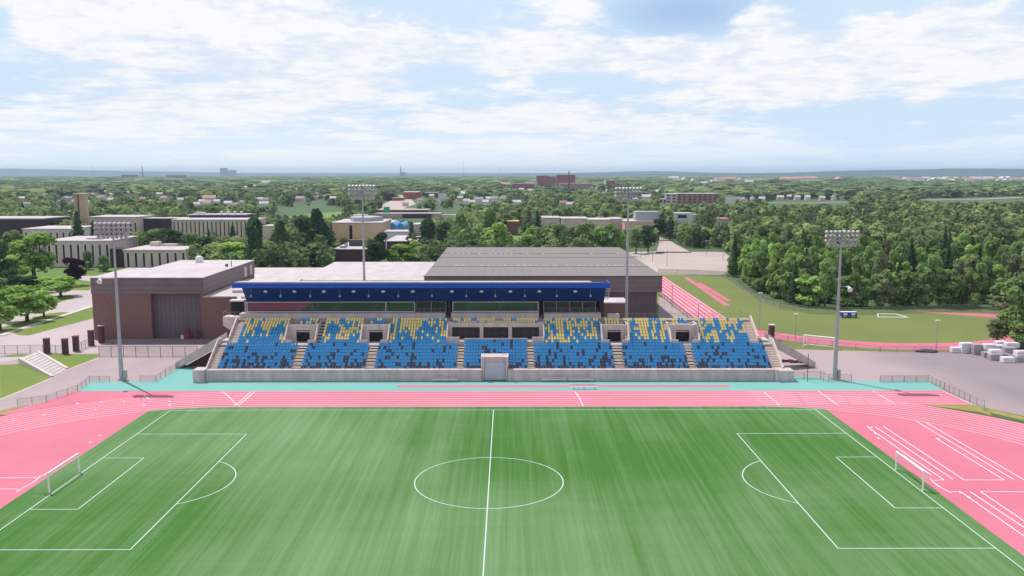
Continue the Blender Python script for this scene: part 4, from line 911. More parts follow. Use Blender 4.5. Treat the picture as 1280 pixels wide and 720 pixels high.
# wrapped foam pads
PADS=[(1191,441,1201,.0,1,'small'),(1202,441.5,1216,.95,0,''),(1202,441.5,1216,0,0,''),(1217,443.5,1230,.95,0,''),(1217,443.5,1230,0,2,''),(1231,444.5,1244,1.15,0,''),(1230,447,1244,0,0,''),(1246,439,1258,.9,0,''),(1240,444,1256,.9,0,''),(1238.5,450.5,1253,.95,0,''),(1238.5,450.5,1252.5,0,0,''),(1258,441.5,1274,1.0,0,''),(1256,447,1270,.9,0,''),(1254,453.5,1268.5,0,0,''),(1271,452,1286,.95,0,''),(1271,453,1286,0,0,'')]
PL=['small white wrapped block alone at the left end of the heap','white wrapped pad on top at the left of the heap','white wrapped pad at the bottom left of the heap','white wrapped pad on top of the ribbed grey pad','ribbed grey pad at the bottom, second from the left','tall white pad on top in the middle of the heap','grey pad at the bottom in the middle of the heap','pad lying farthest back in the middle of the heap','pad on top just right of the middle of the heap','white pad on top, its front drooping, right of the middle','grey pad at the bottom, right of the middle','pad lying farthest back at the right of the heap','grey pad on top at the right of the heap','lone bright white pad lowest and nearest in the heap','white pad on top at the right edge of the photo','grey pad at the bottom at the right edge of the photo']
for k,(a,py,b_,zz,mi_,_) in enumerate(PADS):
    x0,y=G(a,py); x1,_=G(b_,py); hh=1.05; zz*=1.12
    t=thing('foam_pad',PL[k],'foam pad',((x0+x1)/2,y,zz),'wrapped foam pads heaped at the edge of the lot'); wd=x1-x0; dp=1.5
    q=MB(); c=.12; n0=MB()
    # slightly bulged, skewed block
    jit=[random.uniform(-.06,.06) for _ in range(16)]
    base=[(x0,y),(x1,y+jit[0]),(x1+jit[1],y+dp),(x0+jit[2],y+dp)]
    q.prism(base,zz+.02,zz+hh*.92,0)
    mx_=(x0+x1)/2; top=[(x0+c,y+c),(x1-c,y+c),(x1-c,y+dp-c),(x0+c,y+dp-c)]
    q.prism([(x0+.03,y+.03),(x1-.03,y+.03),(x1-.03,y+dp-.03),(x0+.03,y+dp-.03)],zz+hh*.92,zz+hh,0)
    o=q.build('wrapped_block',M['tarp_grey'] if (mi_==2 or 'grey' in PL[k]) else M['tarp'],t)
    bv=o.modifiers.new('bevel','BEVEL'); bv.width=.12; bv.segments=2
    q=MB(); q.box(mx_-.04,mx_+.04,y-.02,y+dp+.02,zz+hh,zz+hh+.015); q.box(x0+.1,x1-.1,y-.02,y-.01,zz+hh*.55,zz+hh*.6); q.build('strap',M['tarp_grey'],t)
# fences
def fence(name,label,pts,h,step,postr=.05,mesh=None,rails=2,m=M['steel_dark'],group=None,bars=0):
    t=thing(name,label,'fence',(pts[0][0],pts[0][1],0),group)
    q=MB(); qr=MB(); qm=MB(); posts=[]
    for (a,b_) in zip(pts[:-1],pts[1:]):
        a=Vector((a[0],a[1],0)); b2=Vector((b_[0],b_[1],0)); d=b2-a; n=max(1,round(d.length/step))
        for k in range(n+1): posts.append(a+d*k/n)
        for r in range(rails):
            z_=h-.04 if r==0 else (.15 if r==1 else h*.5); qr.tube(a+Vector((0,0,z_)),b2+Vector((0,0,z_)),postr*.6,n=5)
        if bars:
            nb_=int(d.length/bars)
            for k in range(nb_): p=a+d*k/nb_; qr.tube(p+Vector((0,0,.1)),p+Vector((0,0,h-.05)),.018,n=4)
        if mesh: qm.quad(a+Vector((0,0,.1)),b2+Vector((0,0,.1)),b2+Vector((0,0,h-.05)),a+Vector((0,0,h-.05)))
    for p in posts: q=MB(); q.tube(p,p+Vector((0,0,h)),postr,n=6); q.build('fence_post',m,t)
    qr.build('fence_rail',m,t)
    if mesh: qm.build('fence_mesh',mesh,t)
    return t
fence('picket_fence','brown metal fence with square panels crossing the paved apron left of the stand',PX((124,446),(170,446.5),(247,446.5)),2.3,2.6,.06,M['mesh'],2,mat('brown_fence_steel',(.12,.07,.07),.6))
fence('low_fence','low grey fence along the left end of the teal apron',PX((22,507),(58,502.5),(97,489),(112,477.5),(137,477.5)),1.15,2.2,.045,M['mesh'],1,M['rail'])
fence('low_fence','low grey fence between the left mast and the ramp',PX((175,477.5),(195,477.5),(207,469),(226,459)),1.2,2.4,.045,M['mesh'],1,M['rail'])
fence('roadside_fence','dark low fence beside the pale road at the left edge',PX((-10,443),(54,442)),1.9,2.6,.05,M['mesh'],2,M['steel_dark'])
fence('roadside_fence','short dark fence between the two nearest brick pillars',PX((62,442),(78,443)),1.9,2.0,.05,M['mesh'],2,M['steel_dark'])
fence('roadside_fence','dark fence between the middle brick pillars and the brown fence',PX((98,440),(111,434)),1.9,2.0,.05,M['mesh'],2,M['steel_dark'])
fence('crowd_barrier','dark barrier along the back edge of the teal apron at the right',PX((1100,477.5),(1160,477.5)),1.2,2.0,.06,M['mesh'],2,M['rail'],bars=.25)
fence('lot_fence','grey fence running down the edge of the grey lot at the right',PX((1160,477.5),(1180,488),(1212,503),(1230,511)),1.4,1.8,.05,M['mesh'],1,M['rail'])
fence('gate_fence','low grey gate panels at the right end of the grandstand',PX((984,474),(1005,474),(1026,474),(1036,477),(1064,477.5)),1.4,2.2,.05,M['mesh'],2,M['rail'])
fence('field_fence','green chain link fence between the practice field and the woods',PX((823,342.5),(870,344),(905,346),(925,359),(950,376),(975,386),(1010,392),(1060,393.5),(1120,392),(1190,389.5),(1225,390),(1262,396)),2.0,6,.05,M['mesh_green'],2,M['rail'])
fence('field_fence','low chain link fence between the practice track and the lot',PX((965,424),(985,427),(1040,434),(1100,440),(1185,440.5)),1.3,4,.05,M['mesh'],1,M['rail'])
fence('field_fence','chain link fence along the near side of the practice straight behind the stand',[(49.6,112),(49.6,150),(49.6,190)],1.6,5,.05,M['mesh_green'],1,M['rail'])
t=thing('end_post','short blue post at the corner of the grey lot','post',(*G(1229.5,512),0)); x,y=G(1229.5,512); q=MB(); q.tube((x,y,0),(x,y,1.0),.18,.18,8); q.ball((x,y,1.0),.2,.2,.08); q.build('post',M['door_grey'],t)
# brick pillars
for px,py,pt,lab in ((57.5,442,424,'brick gate pillar standing alone leftmost on the grass'),(80.5,443,424.5,'brick gate pillar, second from the left, nearest the camera'),(94,439.5,421,'brick gate pillar, third from the left'),(113,432.5,414,'brick gate pillar, fourth from the left beside the hall'),(126,429,408,'brick pillar with a pale cap at the corner of the hall')):
    x,y=G(px,py); _,h=ZY(px,pt,y); t=thing('brick_pillar',lab,'pillar',(x,y,0),'brick gate pillars at the left'); q=MB(); q.box(x-.5,x+.5,y-.0,y+1.0,0,h); q.build('shaft',M['brick_dark'],t); q=MB(); q.box(x-.58,x+.58,y-.08,y+1.08,h+.002,h+.15); q.build('cap',M['brick'] if px<120 else M['concrete_light'],t)
x,y=G(965,424.5); t=thing('brick_pillar','dark brick pillar by the gate behind the right end of the stand','pillar',(x,y,0)); q=MB(); q.box(x-.55,x+.55,y,y+1.1,0,3.2); q.build('shaft',M['brick_dark'],t); q=MB(); q.box(x-.65,x+.65,y-.1,y+1.2,3.2,3.45); q.build('cap',M['concrete_light'],t)
fence('gate_fence','brown slatted gate fence left of the dark brick pillar behind the stand',[(x-8.5,y+4.5),(x-.7,y+.6)],2.1,2.6,.06,None,2,M['brick_dark'],bars=.35)
# bleacher steps on the bank
t=thing('bleacher_steps','grey terraced concrete steps set into the grass bank at the left','steps',(*G(56,458),0))
P0,P1,P2,P3=[Vector((*G(*p),0)) for p in ((25,454.5),(47,445.5),(84,461.5),(66,471.5))]
q=MB(); qd=MB(); n=10
for k in range(n):
    f0=k/n; f1=(k+1)/n; a0=P0.lerp(P3,f0); a1=P0.lerp(P3,f1); b0=P1.lerp(P2,f0); b1=P1.lerp(P2,f1); z_=1.0*(1-f0)+.05
    q.prism([(a0.x,a0.y),(a1.x,a1.y),(b1.x,b1.y),(b0.x,b0.y)],0,z_)
q.build('steps',M['concrete_light'],t)
for k in range(1,7):
    a=P0.lerp(P1,k/7); b_=P3.lerp(P2,k/7); d=(b_-a); qd.add([(a.x,a.y,1.09),(b_.x,b_.y,.12),(b_.x+.25,b_.y+.25,.12),(a.x+.25,a.y+.25,1.09)],[(0,1,2,3)])
qd.build('tread_joint',M['rail'],t)
for (a,b_) in ((P0,P3),(P1,P2)):
    q=MB(); u=(b_-a); n_=Vector((-u.y,u.x,0)).normalized()*.3
    q.add([tuple(a-n_),tuple(a+n_),tuple(b_+n_),tuple(b_-n_),tuple(a-n_+Vector((0,0,1.25))),tuple(a+n_+Vector((0,0,1.25))),tuple(b_+n_+Vector((0,0,.3))),tuple(b_-n_+Vector((0,0,.3)))],[(0,1,2,3),(7,6,5,4),(0,4,5,1),(1,5,6,2),(2,6,7,3),(3,7,4,0)]); q.build('side_wall',M['concrete_light'],t)
# street lamps
def lamp(px,pyb,pyt,lab,two=False,m=M['galv']):
    x,y=G(px,pyb); _,h=ZY(px,pyt,y); t=thing('lamp_post',lab,'lamp post',(x,y,0)); q=MB(); q.tube((x,y,0),(x,y,h),.12,.07,8); q.build('pole',m,t)
    q=MB(); q.box(x-.45,x+.45,y-.25,y+.25,h,h+.16); 
    if two: q.tube((x-.9,y,h-.1),(x+.9,y,h-.1),.05,n=5)
    q.build('lamp_head',M['white'],t)
for a in [(949,413,366.5,'lamp post with dark head behind the right end of the stand'),(994,424,393,'short lamp post between the stand and the portable goal'),(1170,438,401,'lamp post at the edge of the lot left of the foam pads'),(808,399,363,'lamp post with bright head before the dark brown hall'),(840,384,357,'thin lamp post on the practice straight nearest the brown hall'),(873,399,378.5,'thin lamp post on the practice straight just above the seats'),(897,353,363,'') ,
          (717,309,297,'lamp post at the far side of the brown hall'),(801,323,303.5,'leftmost lamp post in the car park'),(815.5,327,304.5,'second lamp post in the car park'),(833.5,333,313,'third lamp post in the car park, nearest the camera'),(882.5,319,301,'fourth lamp post, before the woods by the car park'),(903.5,326,306.5,'rightmost lamp post in the car park'),(127,345,332,'white globe lamp on the lawn beside the campus block'),(110,340,328,'slim lamp between the small trees and the campus block'),(60,417,400,'') ]:
    if a[3]: lamp(*a)
x,y=G(1009,477); t=thing('net_pole','tall thin dark pole at the gate right of the stand','pole',(x,y,0)); q=MB(); q.tube((x,y,0),(x,y,5.2),.07); q.build('pole',M['steel_dark'],t); q=MB(); q.tube((x,y,1.9),(x+3,y,1.9),.03); q.tube((x,y,.4),(x+3,y,.4),.03); q.tube((x+3,y,0),(x+3,y,1.9),.05); q.build('gate_leaf',M['rail'],t)
# items by the hall recess
for px,w_,h_,m,lab in ((231,.8,1.3,'white','white drum at the foot of the hall recess'),(238,1.4,2.6,'brick_dark','dark red machine, taller of two beside the white drum'),(249,1.0,2.0,'brick_dark','dark red machine, smaller one at the corner of the brick wing')):
    x,y=G(px,424); y=94.0; t=thing('drum' if m=='white' else 'machine',lab,'drum' if m=='white' else 'machine',(x,y,0)); q=MB(); q.tube((x,y,0),(x,y,h_),w_/2,w_/2*.9,10); q.build('body',M[m] if m=='white' else mat('maroon_paint',(.20,.03,.06),.6),t)
    q=MB(); q.box(x-w_*.3,x+w_*.3,y-.3,y+.3,h_,h_+.15); q.build('lid',M['steel_dark'],t)
q=MB(); q.box(-88,-57,90.5,94.2,0,.35); q.box(-86,-60,89.3,90.5,0,.18); o=q.build('loading_platform',M['asph']); tag(o,'low grey paved platform along the front of the sports hall','platform')
# wood chips / debris
x,y=G(1160,440); t=MB(); t.ball((x,y,.2),2.3,.9,.45,nu=10,jit=.25); t.ball((x-1.5,y+.3,.1),1.2,.7,.35,jit=.25); o=t.build('debris_heap',M['steel_dark']); tag(o,'low dark heap of debris at the foot of the lamp post by the lot','heap')
x,y=G(985,453); t=MB()
for k in range(14): t.ball((x+random.uniform(-2.6,2.6),y+random.uniform(-.7,.7),.15),.5,.4,.35,nu=6,jit=.3)
o=t.build('rubble_heap',M['brick_dark']); tag(o,'dark rubble heaped under the right side ramp','heap')
# cars on the far road / campus
def car(px,py,col,lab,rot=0):
    x,y=G(px,py); t=thing('parked_car',lab,'car',(x,y,0)); ca,sa=math.cos(R(rot)),math.sin(R(rot))
    tr=lambda v:(x+v[0]*ca-v[1]*sa,y+v[0]*sa+v[1]*ca,v[2])
    def ad(q,pts,y0,y1):
        n=len(pts); vs=[tr((a,y0,b)) for a,b in pts]+[tr((a,y1,b)) for a,b in pts]; q.add(vs,[tuple(range(n)),tuple(range(2*n-1,n-1,-1))]+[((i+1)%n,i,n+i,n+(i+1)%n) for i in range(n)])
    q=MB(); ad(q,[(-2.2,.3),(2.2,.3),(2.2,.8),(1.2,.95),(-2.0,.98),(-2.2,.85)],-.9,.9); q.build('body',mat('car_paint',col,.3,spec=.6),t)
    q=MB(); ad(q,[(-1.7,.97),(1.1,.95),(.45,1.45),(-1.2,1.47)],-.78,.78); q.build('cabin',M['dark'],t)
    for a in (-1.35,1.35):
        for b_ in (-.92,.92): q=MB(); q.tube(tr((a,b_-.1,.33)),tr((a,b_+.1,.33)),.33,.33,10); q.build('wheel',M['black'],t)
car(28,354,(.75,.75,.78),'white car parked in the shade under the big light green tree',10); car(12,349,(.7,.7,.7),'pale car parked at the far left edge in tree shade',10)
# hills
def ridge(name,pts,depth,m):
    q=MB(); n=len(pts); vs=[]
    for x,y,h in pts: vs+= [(x,y,-.5),(x,y+depth*.35,h),(x,y+depth,-.5)]
    q.add(vs,[(3*i,3*i+3,3*i+4,3*i+1) for i in range(n-1)]+[(3*i+1,3*i+4,3*i+5,3*i+2) for i in range(n-1)]); o=struct(q,name,m); return o
M['hill']=mat('wooded_hill',(.030,.065,.045),.95,0,.002,col2=(.02,.045,.03),detail=10)
def ridgeline(px0,px1,fn,Y,jit):
    pts=[]
    for i in range(121):
        px=px0+(px1-px0)*i/120; a,b,c=ray(px,217); x=CX+a*(Y-CY)/b; py=fn(px)+random.uniform(-jit,jit); pts.append((x,Y-CY*0,max(0,ZY(px,py,Y)[1])))
    return pts
def f_right(px):
    K=[(700,217.2),(840,217.0),(905,217.3),(960,216.4),(1010,216.0),(1080,213.6),(1130,212.2),(1200,211.4),(1250,209.9),(1320,210.3),(1500,213),(1700,217)]
    for (a,ya),(b,yb) in zip(K[:-1],K[1:]):
        if a<=px<=b: t=(px-a)/(b-a); return ya+(yb-ya)*t
    return 218
ridge('right_hills',ridgeline(705,1690,f_right,9000,.25),2500,M['hill'])
def f_mid(px): return 216.2-2.6*math.exp(-((px-826)/70)**2)
ridge('middle_hills',ridgeline(640,1010,f_mid,12500,.12),2500,M['hill'])
def f_left(px):
    t=(px+300)/1200; return 210.3+ (5.9*min(1,max(0,(px+20)/330))**.8 if px>-20 else 0)
ridge('left_hills',ridgeline(-300,760,f_left,14000,.12),2500,M['hill'])
ridge('horizon_hills',ridgeline(-400,1700,lambda p:216.6,16500,.1),2500,M['hill'])
# ================================================================== TREES
def crown_arrays(kind,n,size,seed,h=10.0,rad=3.4,low=.22):
    r=np.random.default_rng(seed)
    if kind=='broad':
        L_=r.integers(11,17); cs=[];rs=[]
        for k in range(L_):
            a=r.uniform(0,2*np.pi); q=r.uniform(0,1)**.6; zz=r.uniform(low+.12,.86)
            env=np.sqrt(max(.05,1-((zz-.52)/.50)**2)); cs.append([np.cos(a)*rad*.68*q*env,np.sin(a)*rad*.68*q*env,zz*h]); rs.append(r.uniform(.24,.42)*rad*1.15)
        cs=np.array(cs);rs=np.array(rs)
        idx=r.choice(L_,n,p=rs**2/sum(rs**2)); d=r.normal(size=(n,3)); d/=np.linalg.norm(d,axis=1)[:,None]
        flip=(d[:,2]<-.2)&(r.random(n)<.7); d[flip,2]*=-1
        rr=rs[idx]*(r.uniform(.55,1.08,n)); c=cs[idx]+d*rr[:,None]*np.array([1,1,.8]); nrm=d+r.normal(size=(n,3))*.40; nrm[:,2]+=.6
        tint=np.clip(.5+r.normal(size=n)*.14+ (r.random(L_)[idx]-.5)*.5,0,1)
    elif kind=='column':
        zz=r.uniform(.08,1,n); env=np.sin(np.clip(zz,0,1)*np.pi*.93+.12)**.7*rad*(.85+.3*np.sin(r.uniform(0,6.3)+zz*9)); a=r.uniform(0,2*np.pi,n); q=r.uniform(.7,1.08,n)
        c=np.stack([np.cos(a)*env*q,np.sin(a)*env*q,zz*h],1); nrm=np.stack([np.cos(a),np.sin(a),np.full(n,.4)],1)+r.normal(size=(n,3))*.45; tint=np.clip(.45+r.normal(size=n)*.2,0,1)
    else: # conifer
        zz=1-r.uniform(0,1,n)**.62; zz=.08+zz*.92*0+ (1-r.uniform(0,1,n)**.5)*.92
        lay_=np.floor(zz*11)/11; env=(1-zz)**.85*rad*(.72+.45*((zz*11)%1<.5)); a=r.uniform(0,2*np.pi,n); q=r.uniform(.55,1.08,n)
        c=np.stack([np.cos(a)*env*q,np.sin(a)*env*q,zz*h-env*q*.12],1); nrm=np.stack([np.cos(a)*.6,np.sin(a)*.6,np.full(n,.7)],1)+r.normal(size=(n,3))*.4; tint=np.clip(.4+r.normal(size=n)*.2,0,1)
    nrm/=np.linalg.norm(nrm,axis=1)[:,None]
    up=np.array([0,0,1.0])+r.normal(size=(n,3))*.5; u=np.cross(nrm,up); u/=np.linalg.norm(u,axis=1)[:,None]+1e-6; v=np.cross(nrm,u)
    s_=size*r.uniform(.6,1.25,n)[:,None]*.5
    V=np.stack([c-u*s_-v*s_*.6,c+u*s_*.8-v*s_,c+u*s_+v*s_*.7,c-u*s_*.7+v*s_],1)  # n,4,3
    return V,tint
def mesh_from_quads(name,V,tint,m):
    n=len(V); me=bpy.data.meshes.new(name); me.vertices.add(n*4); me.vertices.foreach_set('co',V.reshape(-1).astype(np.float32))
    me.loops.add(n*4); me.loops.foreach_set('vertex_index',np.arange(n*4,dtype=np.int32)); me.polygons.add(n); me.polygons.foreach_set('loop_start',np.arange(0,n*4,4,dtype=np.int32))
    me.polygons.foreach_set('loop_total',np.full(n,4,dtype=np.int32)) if False else None
    me.update(calc_edges=True); at=me.attributes.new('tint','FLOAT','FACE'); at.data.foreach_set('value',tint.astype(np.float32)); me.materials.append(m); return me
def trunk_mesh(seed,h=10,rad=3.4,conifer=False):
    r=random.Random(seed); q=MB(); q.tube((0,0,-.1),(0,0,h*(.55 if not conifer else .9)),.28,.12 if not conifer else .04,7)
    if not conifer:
        for k in range(5):
            a=r.uniform(0,6.28); z0=h*r.uniform(.2,.45); q.tube((0,0,z0),(math.cos(a)*rad*.55,math.sin(a)*rad*.55,z0+h*.28),.13,.04,5)
    me=bpy.data.meshes.new('trunk'); me.from_pydata(q.v,[],q.f); me.materials.append(M['trunk']); return me
TPL={}
for kind,seeds,n,size in (('broad',(1,2,3,4,5),2300,.52),('bushy',(6,7,8,9),1500,.62),('column',(21,22),1200,.60),('conifer',(31,32),1100,.60)):
    for sd in seeds:
        V,t_=crown_arrays('broad' if kind=='bushy' else kind,n,size,sd,low=-.05 if kind=='bushy' else .16,rad={'broad':3.6,'bushy':3.7,'column':2.4,'conifer':2.7}[kind]); tr_=trunk_mesh(sd,conifer=kind=='conifer')
        TPL.setdefault(kind,[]).append((V,t_,tr_))
CM={}
def crown_mesh(kind,i,mn):
    key=(kind,i,mn)
    if key not in CM: V,t_,tr_=TPL[kind][i]; CM[key]=mesh_from_quads('crown',V,t_,M['leaf_'+mn])
    return CM[key]
TREES=[]  # ground positions of single trees
ntree=0
def tree(x,y,h,w,kind,mn,label,group=None,name=None):
    global ntree
    i=random.randrange(len(TPL[kind])); base={'broad':6.3,'bushy':7.6,'column':4.9,'conifer':5.4}[kind]
    nm=name or {'broad':'broadleaf_tree','bushy':'broadleaf_tree','column':'columnar_tree','conifer':'conifer_tree'}[kind]
    t=thing(nm,label,'tree',(x,y,0),group); t.rotation_euler=(0,0,random.uniform(0,6.28)); sx_=w/base; t.scale=(sx_,sx_*random.uniform(.92,1.08),h/10.0)
    c=bpy.data.objects.new('crown',crown_mesh(kind,i,mn)); COL.objects.link(c); c.parent=t
    k=bpy.data.objects.new('trunk',TPL[kind][i][2]); COL.objects.link(k); k.parent=t
    TREES.append((x,y,w/2,h)); ntree+=1; return t
def ptree(px,pyb,pyt,wpx,kind,mn,label,group=None):
    x,y=G(px,pyb); d=y-CY; _,h=ZY(px,pyt,y); w_=wpx*math.hypot(d,HC)/F; return tree(x,y,h,w_,kind,mn,label,group)
PT=[(205,314,286,26,'broad','dark','dark tree at the near left corner of the science block'),(262,320,286,16,'conifer','dark','slim dark conifer before the slits of the science block'),(232,316,290,26,'broad','mid','mid green tree in front of the left half of the science block'),(22,371,334,44,'broad','dark','dark tree added to shade the lawn behind the leaning sidewalk tree'),(-6,385,345,40,'broad','mid','green tree at the left edge above the pale road'),(43,353,287,62,'broad','light','big light green tree standing before the slit windowed campus block'),  # the lawn-shading dark tree is put in to darken that grass
(18,356,318,34,'broad','light','light green bush-like tree at the foot of the big light green tree'),
(14,350,284,40,'broad','olive','grey green tree behind the big light green tree at the left edge'),
(-4,365,300,40,'broad','dark','dark tree cut by the left edge of the photo'),
(94,357,321,28,'broad','purple','dark purple leaved tree in front of the campus block'),
(110,337,314,15,'column','mid','small upright green tree, left one before the slit windows'),
(130,339,319,17,'column','mid','small upright green tree, right one before the slit windows'),
(76,371,344,44,'broad','light','small light green tree on the grass island'),
(55,366,345,30,'broad','light','light green sapling left of the grass island tree'),
(34,402,354,58,'broad','light','spreading light green tree leaning over the sidewalk at the left'),
(55,396,362,34,'broad','light','light green tree just right of the leaning sidewalk tree'),
(1,413,376,36,'broad','light','light green tree at the left edge by the road corner'),
(99,322,262,26,'conifer','dark','tall dark conifer left of the beige campus block'),
(118,315,274,14,'conifer','dark','slim dark conifer below the beige tower'),
(85,300,270,16,'conifer','dark','dark conifer left of the beige tower'),
(62,300,268,24,'broad','mid','round green tree between the auditorium and the tower'),
(40,292,262,26,'broad','dark','dark round tree above the auditorium roof'),
(190,326,286,36,'broad','mid','mid green tree between the two pale campus blocks'),
(215,328,284,36,'broad','dark','dark green tree in the gap behind the small campus block'),
(240,330,290,30,'broad','mid','green tree at the right end of the small campus block'),
(256,336,294,30,'broad','dark','dense dark tree at the corner of the small campus block'),
(289,342,302,54,'broad','light','wide light green tree behind the roof of the sports hall'),
(320,344,272,28,'column','dark','tall dark columnar tree left of the purple trees'),
(305,330,296,20,'broad','mid','green tree before the science block'),
(292,318,278,16,'conifer','dark','dark conifer in front of the science block'),
(352,338,277,32,'column','dark','tall dark columnar tree right of the pale pavilion'),
(337,332,300,22,'broad','dark','dark tree between the two tall columnar trees'),
(397,330,262,36,'column','dark','very tall dark tree left of the theatre'),
(380,334,268,30,'broad','dark','tall dark tree behind the purple leaved tree'),
(376,342,312,28,'broad','purple','purple leaved tree behind the pale roofs'),
(325,346,322,16,'broad','purple','small purple leaved tree at the end of the west wing'),
(394,338,303,36,'broad','mid','round mid green tree above the small bright bush'),
(409,338,316,22,'broad','light','small bright green bush-like tree at the corner of the pale roof'),
(430,308,296,14,'broad','mid','small green tree before the theatre wall'),
(472,336,287,34,'broad','dark','dense dark tree just right of the rear mast'),
(505,334,304,40,'broad','light','light yellow green tree in front of the lower hall'),
(522,332,300,22,'broad','light','second light green tree right of the lower hall'),
(545,334,301,22,'column','light','small bright columnar tree at the corner of the grey roof'),
(535,330,274,26,'column','dark','tall dark green tree right of the white annex'),
(515,322,276,20,'conifer','dark','dark conifer right of the blue canopy'),
(553,325,275,26,'broad','dark','dark tree behind the tall green one at the grey roof corner'),
(576,325,266,34,'column','mid','tall green tree rising over the grey roof'),
(592,322,284,26,'broad','mid','round green tree right of the tall tree over the grey roof'),
(612,318,262,22,'column','mid','slim tall green tree left of the yellow kiosk'),
(622,324,276,34,'broad','light','lighter green tree at the left of the yellow kiosk'),
(565,322,292,20,'broad','light','small light tree low over the grey roof'),
(661,322,280,30,'broad','light','light green tree right of the yellow kiosk'),
(672,305,262,14,'conifer','dark','pointed dark conifer over the school roofs'),
(686,320,276,22,'broad','mid','first green tree of the row above the grey roof'),
(700,322,278,26,'broad','mid','second green tree of the row above the grey roof'),
(716,320,281,24,'broad','olive','third, olive tree of the row above the grey roof'),
(731,322,276,28,'broad','mid','fourth green tree of the row above the grey roof'),
(748,321,282,24,'broad','light','fifth, lighter tree of the row above the grey roof'),
(765,322,279,26,'broad','mid','sixth tree of the row, left of the right rear mast'),
(776,320,287,22,'broad','light','light tree at the foot of the right rear mast'),
(795,317,283,22,'broad','mid','green tree just right of the right rear mast'),
(810,316,280,22,'broad','dark','dark olive tree at the corner of the car park'),
(823,300,272,22,'broad','dark','dark green tree at the bend of the car park road'),
(838,298,270,22,'conifer','dark','dark conifer behind the car park road'),
(915,346,314,16,'conifer','mid','young spruce at the corner of the car park'),
(1270,430,345,52,'broad','mid','big green tree at the right edge above the foam pads'),
(1246,429,398,26,'broad','olive','low olive bush-like tree over the pink bend'),
(1278,436,398,36,'broad','mid','green shrub tree behind the foam pads at the right edge'),
(1256,396,360,30,'broad','olive','thin leaved tree with a pale trunk beyond the pink bend')]
for a in PT: ptree(*a)
# individual trees along the edge of the woods and in front of it
def in_poly(x,y,P_):
    c=False; j=len(P_)-1
    for i in range(len(P_)):
        if (P_[i][1]>y)!=(P_[j][1]>y) and x<(P_[j][0]-P_[i][0])*(y-P_[i][1])/(P_[j][1]-P_[i][1])+P_[i][0]: c=not c
        j=i
    return c
WOOD=[(84,238),(88,212),(82,165),(87,144),(98,141.5),(130,143),(150,139),(160,118),(175,110),(420,110),(1400,900),(1400,1150),(600,960),(420,900),(330,840),(210,640),(150,480),(105,420),(96,350),(92,300),(112,262)]
edge=[(88,214),(84,190),(83.5,165),(88,145.5),(98,143.5),(113,143.5),(130,145),(146,141),(158,120),(172,108)]
GE='broadleaf trees along the front edge of the right-hand woods'; GE2='conifers along the front edge of the right-hand woods'; GI='trees in the second rank of the right-hand woods'
cnt=0
for (a,b_) in zip(edge[:-1],edge[1:]):
    L_=math.hypot(b_[0]-a[0],b_[1]-a[1]); n=max(1,int(L_/3.6))
    for k in range(n):
        f=(k+random.random())/n; x=a[0]+(b_[0]-a[0])*f+random.uniform(0,2); y=a[1]+(b_[1]-a[1])*f+random.uniform(0,3)
        h=random.uniform(9,14); mn=random.choice(['mid','mid','mid','light','olive'])
        tree(x,y,h,random.uniform(6.5,10),'bushy',mn,{'mid':'mid green','olive':'olive','light':'bright light green'}[mn]+' broadleaf tree along the front edge of the right-hand woods',{'mid':'mid green','olive':'olive','light':'bright green'}[mn]+' '+GE); cnt+=1
target=298-ntree; tries=0; inner=[]
while len(inner)<target and tries<20000:
    tries+=1; y=random.uniform(122,262); x=random.uniform(84,230)
    if not in_poly(x,y,WOOD): continue
    p=PIX(x,y,8)
    if p[0]>1300 or p[0]<850: continue
    if any((x-a)**2+(y-b_)**2<19 for a,b_,_ in inner): continue
    inner.append((x,y,0))
for x,y,_ in inner:
    con=random.random()<.22; mn=random.choice(['mid','mid','mid','light','olive']) if not con else 'dark'
    tree(x,y,random.uniform(12,17.5),random.uniform(5.5,9) if not con else random.uniform(4,5.5),'conifer' if con else 'bushy',mn,
      ('dark conifer standing inside the near part of the right-hand woods' if con else {'mid':'mid green','light':'bright light green','olive':'olive'}[mn]+' tree standing inside the near part of the right-hand woods'),
      ('dark conifers' if con else {'mid':'mid green','dark':'dark green','light':'bright green','olive':'olive'}[mn]+' trees')+' inside the near part of the right-hand woods')
# ---- woods and town trees as stuff
def px_clear(px,py,wpx):  # clearings so that buildings stay in view
    return False
KEEP=[]   # (px0,px1,top,bottom,Y): a clearing in front of every far building
def keep(px0,px1,pt,pb,Y): KEEP.append((px0,px1,pt,pb,Y))
for o in [o for o in COL.objects if o.get('category') in ('building','house','bridge','tower','canopy','church','sign')]:
    ws=[v for ch in o.children if ch.type=='MESH' for v in ch.bound_box]
    if not ws: continue
    L0=o['_o']; xs_=[v[0]+L0[0] for v in ws]; ys_=[v[1]+L0[1] for v in ws]; zs_=[v[2] for v in ws]; Y0=min(ys_)
    if Y0<200: continue
    a=PIX(min(xs_),Y0,0)[0]; b_=PIX(max(xs_),Y0,0)[0]; top=PIX(0,Y0,max(zs_))[1]; bot=PIX(0,Y0,0)[1]
    frac=.85 if Y0>900 else (.62 if o.get('category')!='house' else .75)
    keep(a,b_,top,top+(bot-top)*(frac if o.get('category')!='house' else random.choice([.35,.6,.8])),Y0)
KEEP+=[(345,428,259.5,267,880),(480,516,244,262,1120),(962,1062,251.2,254.5,1040),(1150,1285,246.5,251,1250),(540,575,266,269.5,800),(655,660,290,300,430)]
KA=np.array(KEEP)
